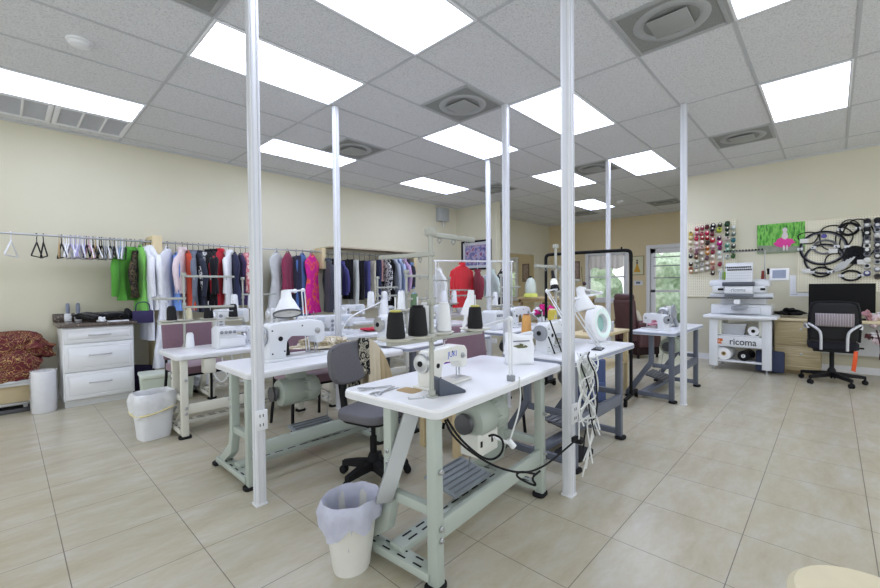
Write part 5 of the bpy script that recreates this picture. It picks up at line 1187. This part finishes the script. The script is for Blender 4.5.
obj('chin', B().bb(-.31, .31, -.014, .02, .045, .08, .004), STEEL, mo); obj('stand_neck', B().bb(-.03, .03, .025, .05, .01, .2, .004), STEEL, mo); obj('stand_foot', B().bb(-.12, .12, -.06, .12, 0, .012, .004), STEEL, mo)
solo('cable_heap', B().blob((0, 0, .03), (.15, .11, .05), .2, 41, 4, -.03), BLACK, 'heap of black straps on the desk beside the embroidery machine', 'straps', loc=(7.32, .42, .765))
solo('keyboard', B().bb(-.2, .2, -.07, .07, 0, .02, .005), BLACK, 'black keyboard in front of the monitor', 'keyboard', loc=(7.2, -.1, .735), rz=RW)
flr = thing('artificial_flowers', 'bunch of pale pink and white flowers right of the office chair', 'flowers', (7.15, -.36, .735), RW)
rr = random.Random(5)
for k in range(9):
    obj('blossom', B().blob((rr.uniform(-.06, .07), rr.uniform(-.05, .05), -.09+rr.uniform(-.15, .20)), (.04, .04, .035), .18, k, 2), mat(['#e8d3d6', '#efe9ea', '#b98a90', '#6d4448'][k % 4], .8, noise=.1), flr)
obj('ribbon', B().tube([(.05, -.08, -.1), (.12, -.1, -.25), (.16, -.08, -.42)], .008, 6, 2).tube([(.02, -.08, -.1), (.06, -.1, -.3), (.05, -.08, -.45)], .008, 6, 2), mat('#3a1d26', .8, noise=.1), flr)
# high back office chair with silver arms, seen from behind
och = thing('swivel_chair', 'black mesh swivel chair with silver arms at the desk', 'chair', (6.80, .0, 0), RW+rad(4)); och.scale = (.88, .9, 1)
star_base(och, .34, .10, m=mat('#151517', .5, noise=.06), rot=.2)
obj('gas_column', B().cyl((0, 0, .1), (0, 0, .40), .025), BLACK, och)
obj('seat', B().prism(rrect(-.25, .25, -.22, .26, .09), .42, .50, 'z', .03, 3), mat('#25252d', .8, noise=.1), och)
obj('seat_shell', B().bb(-.2, .2, -.2, .22, .385, .42, .01), BLACK, och)
fr = B().tube([(-.24, -.20, .52), (-.245, -.25, .75), (-.225, -.27, .93), (-.19, -.275, .975), (.19, -.275, .975), (.225, -.27, .93), (.245, -.25, .75), (.24, -.20, .52)], .018, 8, 2)
obj('back_frame', fr, BLACK, och)
def bk(u, v): x = (u-.5)*.46; return (x, -.215-.055*math.sin(v*PI*.6)-.03*(1-(2*u-1)**2), .53+.435*v)
obj('mesh_back', B().grid(bk, 16, 12), pattern_mat('meshback', [(0, '#0b0b0d'), (.3, '#17171a'), (1, '#1f1f24')], 120, rough=.8), och, solid=.012)
def bl(u, v): x = (u-.5)*.36; return (x, -.285-.03*(1-(2*u-1)**2)-.02*math.sin(v*PI), .70+.14*v)
obj('lumbar_cushion', B().grid(bl, 14, 6), pattern_mat('lumbar', [(0, '#a5a0a3'), (.4, '#8d878c'), (.6, '#5a3338'), (1, '#9a9498')], 12, 'wave', .9, 'LINEAR', dist=2), och, solid=.03)
for sx in (-1, 1):
    obj('armrest', B().tube([(sx*.25, -.24, .66), (sx*.255, -.22, .70), (sx*.27, -.10, .70), (sx*.27, .12, .69), (sx*.27, .15, .64)], .02, 10, 2), mat('#c9cbcf', .35, .4, noise=.03), och)
    obj('arm_bracket', B().tube([(sx*.25, -.245, .72), (sx*.15, -.30, .655), (sx*.125, -.30, .60), (sx*.125, -.28, .42)], .016, 10, 2), mat('#c9cbcf', .35, .4, noise=.03), och)
obj('tilt_lever', B().bb(.2, .3, -.1, -.07, .43, .45, .006), BLACK, och)
sc = thing('hanging_scissors', 'orange scissors hanging from the black swivel chair', 'scissors', (6.60, -.18, .20), RW)
obj('orange_handle', B().prism([(-.02, 0), (.015, -.02), (.03, .12), (.035, .22), (.0, .22), (-.01, .1)], -.008, .008, 'y', .006), mat('#e0541f', .4, noise=.05), sc); obj('hang_cord', B().cyl((.015, 0, .21), (.015, .04, .32), .003, n=6), BLACK, sc)
solo('black_bag', B().blob((0, 0, .0), (.12, .09, .11), .12, 44, 3), BLACK, 'black bag standing on the desk right end', 'bag', loc=(7.3, -.62, .84))
solo('floor_case', B().box((0, 0, .15), (.08, .30, .28), rot=Euler((0, .14, 0)), bev=.02), mat('#2b3450', .7, noise=.08), 'slim dark blue case leaning between stand and desk', 'case', loc=(6.98, .595, .01))
# hoops, cords and bobbins on the right pegboard
HK = mat('#1d1d20', .5, noise=.08); HGY = mat('#6d7076', .5, noise=.06)
HG2 = 'embroidery hoops on the right pegboard'
def hoop(label, xx, yy, r, m, tube_r=.008, sy=1.0, tab=True, w_=0):
    p = px(xx, yy, XR-.04); t = thing('embroidery_hoop', label, 'hoop', tuple(p), RW, HG2)
    obj('outer_ring', B().tube([(r*math.cos(2*PI*k/40), .008*math.sin(3*k), r*sy*math.sin(2*PI*k/40)) for k in range(40)], tube_r, 8, 0, True), m, t)
    obj('inner_ring', B().tube([(r*.93*math.cos(2*PI*k/40), .004, r*sy*.93*math.sin(2*PI*k/40)) for k in range(40)], tube_r*.7, 8, 0, True), HGY, t)
    if tab:
        for sg in (-1, 1): obj('clip', B().bb(sg*r-.03, sg*r+.03, -.012, .006, -.018, .018, .003), mat('#d8d9da', .4, noise=.05), t)
    return t
hoop('large dark hoop filling the left of the right pegboard', 823, 248, .235, HK, .012, .95)
hoop('second large dark hoop slightly lower and left', 824, 259, .20, HK, .010, 1.0, False)
hoop('middle grey hoop left of the black disc', 825, 247, .115, HGY, .011, .8)
hoop('small dark hoop above the monitor left edge', 821, 272, .09, HK, .012, .7)
hoop('small dark hoop above the middle of the monitor', 851, 275.5, .09, HK, .012, .7)
hoop('dark hoop at the top of the right pegboard', 849, 229, .085, HK, .016, .9)
p = px(855, 255, XR-.04); t = thing('coiled_cord', 'big black coil of cord in the middle of the right pegboard', 'cord', tuple(p), RW)
rr = random.Random(3)
for k in range(9):
    r = .012+.0125*k; obj('cord_loop', B().tube([((r+.003*math.sin(3*a+k))*math.cos(a), .006*math.sin(4*a+k*2), (r+.003*math.cos(2*a+k))*math.sin(a)) for a in [2*PI*i/36 for i in range(36)]], .0095, 8, 0, True), HK, t)
p = px(847, 245, XR-.035); solo('cord_loop', B().tube([(.0+.13*math.cos(2*PI*k/40), 0, .26*math.sin(2*PI*k/40)+.02) for k in range(40)], .007, 8, 0, True), HK, 'long oval black cord loop around the black coil', 'cord', loc=(XR-.035, p.y-.02, p.z+.05), rz=RW)
p = px(842, 268, XR-.035); t = thing('hoop_bracket_stack', 'stack of pale grey hoop brackets above the monitor', 'brackets', tuple(p), RW)
for k in range(5): obj('bracket', B().box((-.06+.03*k, -.008*k, .0+.015*k), (.022, .012, .20), rot=Euler((0, .6, 0)), bev=.004), mat('#c3c4c2', .45, noise=.05), t)
p = px(824, 236, XR-.03); t = thing('bobbin', 'small violet blue bobbin inside the large dark hoop', 'bobbin', tuple(p), RW); obj('spool', B().lathe([(.0, 0), (.034, 0), (.034, .008), (.02, .01), (.02, .025), (.03, .027), (.03, .032), (0, .032)], (0, .03, 0), (0, -1, 0), 20), mat('#4a4594', .5, noise=.05), t)
bc = [(867.5, 'left', [(222, '#2b2b30'), (226, '#8c8f94'), (230, '#26262a'), (234, '#1a1a1e'), (239, '#6b6c72'), (243, '#9a9a9a'), (247, '#e0dfd6'), (251, '#2d2d33'), (255, '#73757c'), (261, '#dcdcd6'), (267, '#c8c8c2'), (274, '#3c4276')]), (878, 'right', [(221, '#23232a'), (226, '#4f5570'), (231, '#a3a7ad'), (236, '#c9cac8'), (241, '#5c5f68'), (246, '#30333f'), (252, '#6a6c74'), (257, '#2b2c36'), (263, '#b0b0ae'), (270, '#8d8f96'), (277, '#4c4038')])]
for x, sd_, L in bc:
    for k, (y, h) in enumerate(L):
        p = px(x, y, XR-.04)
        t = thing('thread_spool', '%s spool %s from top in the %s bobbin column above the desk' % ({'#e': 'white'}.get(h[:2], colour_word(h)), ordn[k], sd_), 'thread spool', (XR-.014, p.y, p.z), 0, 'dark spools on the right pegboard')
        tl = Vector((-1, .1, .25)).normalized(); r_ = .034
        obj('thread', B().lathe([(r_*.8, .008), (r_, .014), (r_, .055), (r_*.8, .06)], (0, 0, 0), tl, 16), mat(h, .6, noise=.1, scale=60), t)
        obj('spool_core', B().lathe([(r_, 0), (r_, .008), (r_*.3, .009), (r_*.3, .06), (r_*.6, .062), (r_*.5, .068), (.002, .068)], (0, 0, 0), tl, 14), mat('#d9d9d6' if k % 2 else '#232326', .4, noise=.04), t)
# things on the grey blue table by the door
p = pz(656, 308, .80)
solo('pink_cloth', B().blob((0, 0, .025), (.11, .08, .035), .2, 51, 3, -.025), mat('#dba4b4', .85, noise=.1), 'pale pink cloth on the grey blue table', 'cloth', loc=(4.98, 1.44, .745))
solo('cone_guide', B().lathe([(.05, 0), (.05, .012), (.035, .02), (.022, .16), (.018, .17), (0, .172)], n=20), GREYP, 'tall grey cone on the grey blue table before the door', 'cone', loc=(5.52, 1.42, .72))

for k, (xx, yy, r, sy, lab) in enumerate(((808, 238, .10, .9, 'small black cord loop at the left edge of the right pegboard'), (835, 238, .16, 1.1, 'thin black cord loop behind the large hoops'), (838, 262, .14, .8, 'black cord loop between the hoops and the monitor'), (858, 240, .17, 1.5, 'tall black cord loop by the dark spool column'))):
    p = px(xx, yy, XR-.03); rr = random.Random(k)
    solo('cord_loop', B().tube([((r+.012*math.sin(3*a+k))*math.cos(a), .006*math.sin(4*a+k*2), sy*(r+.012*math.cos(2*a+k))*math.sin(a)) for a in [2*PI*i/36 for i in range(36)]], .0075, 8, 0, True), HK, lab, 'cord', 'cords on the right pegboard', loc=tuple(p), rz=RW)
for k, (xx, yy, lab) in enumerate(((804, 241, 'pale paper tag on the pegboard hoop nearest the green picture'), (833, 251, 'pale tag with dark print beside the middle grey hoop'), (862, 262, 'small pale tag under the black coil'), (806, 271, 'pale tag left of the small dark hoop over the monitor'))):
    p = px(xx, yy, XR-.055); solo('paper_tag', B().bb(-.045, .045, -.003, .003, -.03, .03, .001), mat('#dcdcd8', .6, noise=.06, scale=40), lab, 'tag', 'tags on the hoops', loc=tuple(p), rz=RW)
# ================================================================== far end and middle distance
# framed picture and sign on the stub wall
fp = thing('framed_picture', 'dark framed picture of violet blossoms on the stub wall', 'picture', (XS, 5.62, 1.87), RW)
f = B()
for a in ((-.41, .41, .28, .32), (-.41, .41, -.32, -.28), (-.41, -.37, -.28, .28), (.37, .41, -.28, .28)): f.bb(a[0], a[1], -.03, -.002, a[2], a[3], .004)
obj('frame', f, BLACK, fp); obj('mat_board', B().bb(-.37, .37, -.014, -.003, -.28, .28), mat('#c9cad2', .7, noise=.02), fp, smooth=0)
obj('print', B().bb(-.30, .30, -.017, -.014, -.22, .22), pattern_mat('violet_art', [(.3, '#4a3f7a'), (.45, '#7d78ac'), (.55, '#b3aecb'), (.62, '#9c3a5c'), (.72, '#5a5690')], 11, 'noise', .6, 'LINEAR', 5), fp, smooth=0)
sg = thing('wall_sign', 'small blue and white sign below the framed picture', 'sign', (XS, 5.32, 1.33), RW)
obj('plate', B().bb(-.11, .11, -.010, -.002, -.1, .1), mat('#dfe4ee', .5, noise=.03), sg, smooth=0); obj('blue_print', B().bb(-.08, -.01, -.012, -.010, -.02, .07).bb(.02, .09, -.012, -.010, -.06, .05), mat('#3f57a3', .5, noise=.1), sg, smooth=0)
# white rolling rack with the red top
RK = mat('#e2e4e6', .35, .2, noise=.02)
p0 = pd(434, 263.5, 6.5); p1 = pd(513, 266, 6.9)
rk = thing('garment_rack', 'white rolling garment rack in front of the framed picture', 'clothes rack', ((p0.x+p1.x)/2, (p0.y+p1.y)/2, 0), math.atan2(p1.y-p0.y, p1.x-p0.x))
Lr = (Vector((p1.x, p1.y, 0))-Vector((p0.x, p0.y, 0))).length; zr = 1.60
obj('top_rail', B().cyl((-Lr/2, 0, zr), (Lr/2, 0, zr), .014, n=10), RK, rk)
for sx in (-1, 1):
    obj('upright', B().cyl((sx*Lr/2*.96, 0, .08), (sx*Lr/2*.96, 0, zr), .013, n=10), RK, rk); obj('base_bar', B().cyl((sx*Lr/2*.96, -.22, .08), (sx*Lr/2*.96, .22, .08), .013, n=10), RK, rk)
    for sy in (-1, 1): obj('caster', B().lathe([(.0, -.012), (.03, -.012), (.03, .012), (0, .012)], (sx*Lr/2*.96, sy*.2, .032), (1, 0, 0), 16).cyl((sx*Lr/2*.96, sy*.2, .05), (sx*Lr/2*.96, sy*.2, .08), .008), BLACK, rk)
def on_rack(u): M = Matrix.Rotation(rk.rotation_euler.z, 4, 'Z'); v = M @ Vector((u, 0, 0)); return rk.location.x+v.x, rk.location.y+v.y
GR = 'clothes on the white rolling rack'
for u, a in ((-.22, ('red_blouse', 'bright red top facing forward on the white rolling rack', 'top', 1.56, .86, '#cf1f2c', 'top', .27, rk.rotation_euler.z+rad(-55))),
             (-.62, ('white_blouse', 'white patterned top at the left end of the rolling rack', 'top', 1.46, .95, PATB if False else '#dfe0de', 'top', .18, rad(-20))),
             (.05, ('wine_blouse', 'wine coloured top right of the red top on the rack', 'top', 1.44, .98, '#7a2438', 'top', .17, rad(-30))),
             (.30, ('pale_green_blouse', 'pale grey green top on the rolling rack', 'top', 1.44, 1.0, '#bcc9c4', 'top', .17, rad(-20))),
             (.50, ('black_dress', 'black dress with a magenta panel on the rolling rack', 'dress', 1.44, .85, '#1b171d', 'dress', .18, rad(-15)))):
    x, y = on_rack(u*Lr/1.4); garment(a[0], a[1], a[2], x, a[3], a[4], cloth_m(a[5]), a[6], a[7], a[8], y, HM['w'], GR, int((u+1)*50), zr)
# black rolling rack near the slate table
BK = mat('#0b0b0c', .6, noise=.05)
a0 = Vector((3.84, 1.80, 0)); a1 = Vector((4.13, 2.34, 0)); 
a0 = pd(631, 300, 4.2); a1 = pd(546, 300, 4.75); a0.z = a1.z = 0
bk_ = thing('garment_rack', 'empty black rolling garment rack behind the ring lamp', 'clothes rack', tuple((a0+a1)/2), math.atan2(a0.y-a1.y, a0.x-a1.x))
Lb = (a1-a0).length; zb = 1.55; h = Lb/2
obj('top_bar', B().tube([(-h, 0, zb-.12), (-h, 0, zb-.03), (-h+.02, 0, zb-.005), (-h+.09, 0, zb), (h-.09, 0, zb), (h-.02, 0, zb-.005), (h, 0, zb-.03), (h, 0, zb-.12)], .018, 10, 2), BK, bk_)
for sx in (-1, 1):
    obj('upright', B().cyl((sx*h, 0, .07), (sx*h, 0, zb-.1), .016, n=12), BK, bk_); obj('base_bar', B().bb(sx*h-.016, sx*h+.016, -.25, .25, .06, .085, .004), BK, bk_)
    for sy in (-1, 1): obj('caster', B().lathe([(.0, -.014), (.03, -.014), (.03, .014), (0, .014)], (sx*h, sy*.23, .031), (1, 0, 0), 16).cyl((sx*h, sy*.23, .05), (sx*h, sy*.23, .065), .01), BK, bk_)
obj('end_knob', B().blob((h-.09, 0, zb+.025), (.01, .01, .012), 0, 0, 2), BK, bk_)
# wooden table behind the slate legged table with cup, and shelf items
w_ = pz(622, 346, .70)
wood_stand('pale wooden table with a clear cup behind the ring lamp', (4.02, 1.68, 0), .90, .36, .69, mat('#d6c59c', .6, noise=.08), .03, .045, 0, True)
q = thing('plastic_cup', 'clear plastic cup on the pale wooden table', 'cup', (4.50, 1.74, .69))
obj('cup_wall', B().lathe([(.03, 0), (.032, .004), (.042, .11), (.044, .112), (.039, .11), (.029, .006), (0, .006)], n=24), mat('#eef2f6', .12, noise=.02, trans=.4, alpha=.7), q)
solo('box_stack', B().bb(-.05, .05, -.05, .05, 0, .26, .004), mat('#b5a58d', .6, noise=.08), 'narrow grey brown carton standing on the pale wooden table', 'box', loc=(4.33, 1.90, .69))
fr_ = thing('white_holder', 'white open frame holder on the pale wooden table', 'holder', (4.46, 1.90, .69)); q = B()
for a in ((-.04, -.028, 0, .2), (.028, .04, 0, .2), (-.04, .04, .19, .2), (-.04, .04, 0, .012)): q.bb(a[0], a[1], -.03, .03, a[2], a[3], .002)
obj('open_frame', q, WHITE, fr_)
# armchair
ac = thing('leather_armchair', 'dark brown leather armchair below the framed fashion picture', 'armchair', (7.30, 2.36, 0), rad(60)); ac.scale = (.85, .85, .93)
LE = mat('#4f3034', .4, noise=.12, scale=9, coat=.2)
obj('seat', B().prism(rrect(-.27, .27, -.26, .26, .08), .30, .47, 'z', .05, 3), LE, ac)
obj('backrest', B().box((0, .30, .76), (.52, .15, .58), rot=Euler((-.14, 0, 0)), bev=.07, seg=4), LE, ac)
ph = obj('head_roll', B().box((0, .33, 1.06), (.48, .14, .14), rot=Euler((-.14, 0, 0)), bev=.065, seg=4), LE, ac)
for sx in (-1, 1):
    obj('armrest', B().box((sx*.32, .0, .60), (.11, .56, .13), bev=.05, seg=4), LE, ac); obj('arm_panel', B().box((sx*.32, .02, .38), (.08, .48, .36), bev=.03), LE, ac)
obj('base', B().bb(-.3, .3, -.24, .28, .06, .3, .02), mat('#2b1a1c', .5, noise=.1), ac)
for sx in (-1, 1):
    for sy in (-1, 1): obj('leg', B().cyl((sx*.25, sy*.22, 0), (sx*.25, sy*.22, .07), .02, .025, n=12), BLACK, ac)
solo('cushion', B().box((0, 0, 0), (.36, .10, .34), rot=Euler((-.5, 0, 0)), bev=.05, seg=4), mat('#ddd5c3', .9, noise=.05), 'cream cushion leaning in the leather armchair', 'cushion', loc=(7.22, 2.41, .62), rz=rad(60))
# far wall: pictures, thermostat
gp = thing('framed_picture', 'framed fashion drawing of a yellow gown beside the far window', 'picture', (XF, 3.67, 1.69), RW)
f = B(); W_, H_ = .17, .25
for a in ((-W_, W_, H_-.02, H_), (-W_, W_, -H_, -H_+.02), (-W_, -W_+.02, -H_, H_), (W_-.02, W_, -H_, H_)): f.bb(a[0], a[1], -.025, -.002, a[2], a[3], .003)
obj('frame', f, mat('#a99a72', .5, noise=.08), gp); obj('paper', B().bb(-W_+.02, W_-.02, -.012, -.002, -H_+.02, H_-.02), mat('#ddd9b8', .7, noise=.05), gp, smooth=0)
obj('gown_print', B().prism([(-.02, .04), (.02, .04), (.03, -.02), (.085, -.17), (-.085, -.17), (-.03, -.02)], -.0135, -.012, 'y'), mat('#d9a93d', .7, noise=.1), gp)
obj('figure_print', B().prism([(-.018, .04), (.018, .04), (.022, .10), (-.022, .10)], -.0135, -.012, 'y').lathe([(.0, 0), (.022, 0), (.022, .0015), (0, .0015)], (0, -.0135, .13), (0, 1, 0), 16), mat('#5d4a4e', .7, noise=.1), gp)
tm = thing('thermostat', 'white thermostat under the yellow gown picture', 'thermostat', (XF, 3.64, 1.24), RW)
obj('housing', B().bb(-.11, .11, -.03, -.002, -.06, .06, .008), WHITE, tm); obj('display', B().bb(-.05, .05, -.032, -.03, -.02, .03), mat('#5f6a80', .3, noise=.05), tm, smooth=0)
fp2 = thing('framed_picture', 'narrow brown framed picture left of the far window', 'picture', (XF, 5.34, 1.60), RW)
f = B(); W_, H_ = .12, .28
for a in ((-W_, W_, H_-.025, H_), (-W_, W_, -H_, -H_+.025), (-W_, -W_+.025, -H_, H_), (W_-.025, W_, -H_, H_)): f.bb(a[0], a[1], -.025, -.002, a[2], a[3], .003)
obj('frame', f, mat('#6d5c50', .5, noise=.08), fp2); obj('print', B().bb(-W_+.025, W_-.025, -.012, -.002, -H_+.025, H_-.025), pattern_mat('brown_art', [(.3, '#8b7268'), (.5, '#b9a598'), (.7, '#705a52')], 10, 'noise', .7, 'LINEAR'), fp2, smooth=0)
# wall mirror on the long wall beyond the stub
mi = thing('wall_mirror', 'large frameless wall mirror beyond the stub wall', 'mirror', (9.72, YL, 1.2))
obj('mirror_glass', B().bb(-.68, .68, -.014, -.004, -.75, .86, .003), mat('#e6e2d4', .02, 1, noise=0), mi, smooth=0)
obj('mirror_clip', B().bb(-.5, -.46, -.018, 0, .85, .875).bb(.46, .5, -.018, 0, .85, .875), STEEL, mi)
# cutting table with shelves, cushion and magenta flowers
c0 = pd(512, 300, 6.9); c1 = pd(553, 300, 7.0)
ct_ = thing('cutting_table', 'tan topped cutting table with open shelf in the far part', 'table', (6.95, 3.35, 0))
obj('tabletop', B().bb(0, 1.0, 0, 1.15, .93, .975, .004), TAN, ct_); obj('apron', B().bb(.02, .98, .02, 1.13, .88, .93), mat('#b39b6d', .6, noise=.06), ct_); obj('shelf', B().bb(.02, .98, .02, 1.13, .45, .475), TAN, ct_)
for x in (.02, .92):
    for y in (.02, 1.07): obj('leg', B().bb(x, x+.06, y, y+.06, 0, .93, .003), mat('#8d7650', .6, noise=.08), ct_)
p = pd(530, 296, 7.3)
t = thing('dress_form_cover', 'pale green rounded cover on a yellow base in front of the mirror', 'cover', (7.05, 4.26, .975)); 
obj('dome', B().lathe([(.10, .06), (.11, .12), (.105, .24), (.07, .34), (.02, .38), (0, .382)], n=28), mat('#d3ddd3', .6, noise=.04), t); obj('yellow_base', B().lathe([(.14, 0), (.13, .05), (.10, .075)], n=28), mat('#d6dc6a', .6, noise=.05), t); obj('knob', B().blob((0, 0, .39), (.035, .03, .02), .05, 0, 2), BLACK, t)
fl = thing('flower_pot', 'pot of magenta flowers behind the orange and yellow cones', 'flowers', (4.63, 2.62, .71))
obj('pot', B().lathe([(.06, 0), (.085, .10), (.09, .105), (.08, .1), (0, .09)], n=20), WHITE, fl)
rr = random.Random(8)
for k in range(8): obj('blossom', B().blob((rr.uniform(-.10, .10), rr.uniform(-.08, .08), .16+rr.uniform(-.03, .06)), (.045, .045, .04), .2, k, 2), mat('#c9187a' if k % 3 else '#e7e4e8', .8, noise=.12), fl)
obj('leaves', B().blob((0, 0, .12), (.09, .09, .05), .2, 3, 3), mat('#3a4a34', .8, noise=.1), fl)
solo('tool_holder', B().lathe([(.04, 0), (.045, .12), (.04, .12), (.03, .01)], n=18), mat('#2a2c38', .5, noise=.06), 'dark tool pot on the table right of the yellow cone', 'pot', loc=(4.70, 2.60, .71)) if False else None
# covered machine and plastic bag in the far middle
p = pd(503, 290, 5.0)
solo('plastic_bag', B().blob((0, 0, .16), (.15, .12, .17), .1, 61, 4, -.16), mat('#e6e9ee', .3, noise=.05, scale=20, bump=.3), 'puffy white plastic bag on the table below the blue sign', 'bag', loc=(5.55, 4.72, .72))
pl = thing('potted_orchid', 'slim potted plant with one dark flower at the far window', 'plant', (6.6, 3.0, 0))
obj('plant_stand', B().bb(-.12, .12, -.12, .12, 0, .86, .006), mat('#b9a98a', .6, noise=.08), pl); obj('pot', B().lathe([(.05, .86), (.07, .97), (.06, .97), (0, .95)], n=18), WHITE, pl)
obj('stem', B().tube([(0, 0, .95), (.01, .0, 1.15), (-.01, .01, 1.35), (.0, .02, 1.5)], .005, 6, 2), mat('#5d6b45', .7, noise=.08), pl)
obj('leaf', B().blob((.05, 0, 1.0), (.09, .03, .03), .1, 1, 3).blob((-.05, .02, 1.02), (.08, .03, .035), .1, 2, 3), mat('#4e6b42', .7, noise=.1), pl)
obj('blossom', B().blob((.03, -.01, 1.22), (.035, .03, .03), .15, 4, 2), mat('#3a1c2c', .7, noise=.1), pl)
# rounded pale stool top at the lower right corner
p = pz(852, 600, .42)
sk = thing('round_stool', 'round cream stool top at the bottom right corner', 'stool', (pz(878, 612, .42).x, pz(878, 612, .42).y, 0))
obj('cushion', B().lathe([(.0, .38), (.15, .38), (.165, .395), (.165, .415), (.15, .43), (0, .432)], n=40), mat('#d9cfae', .6, noise=.05), sk)
for k in range(4):
    a = PI/4+PI/2*k; obj('leg', B().cyl((.12*math.cos(a), .12*math.sin(a), .38), (.15*math.cos(a), .15*math.sin(a), 0), .014, n=10), STEEL, sk)
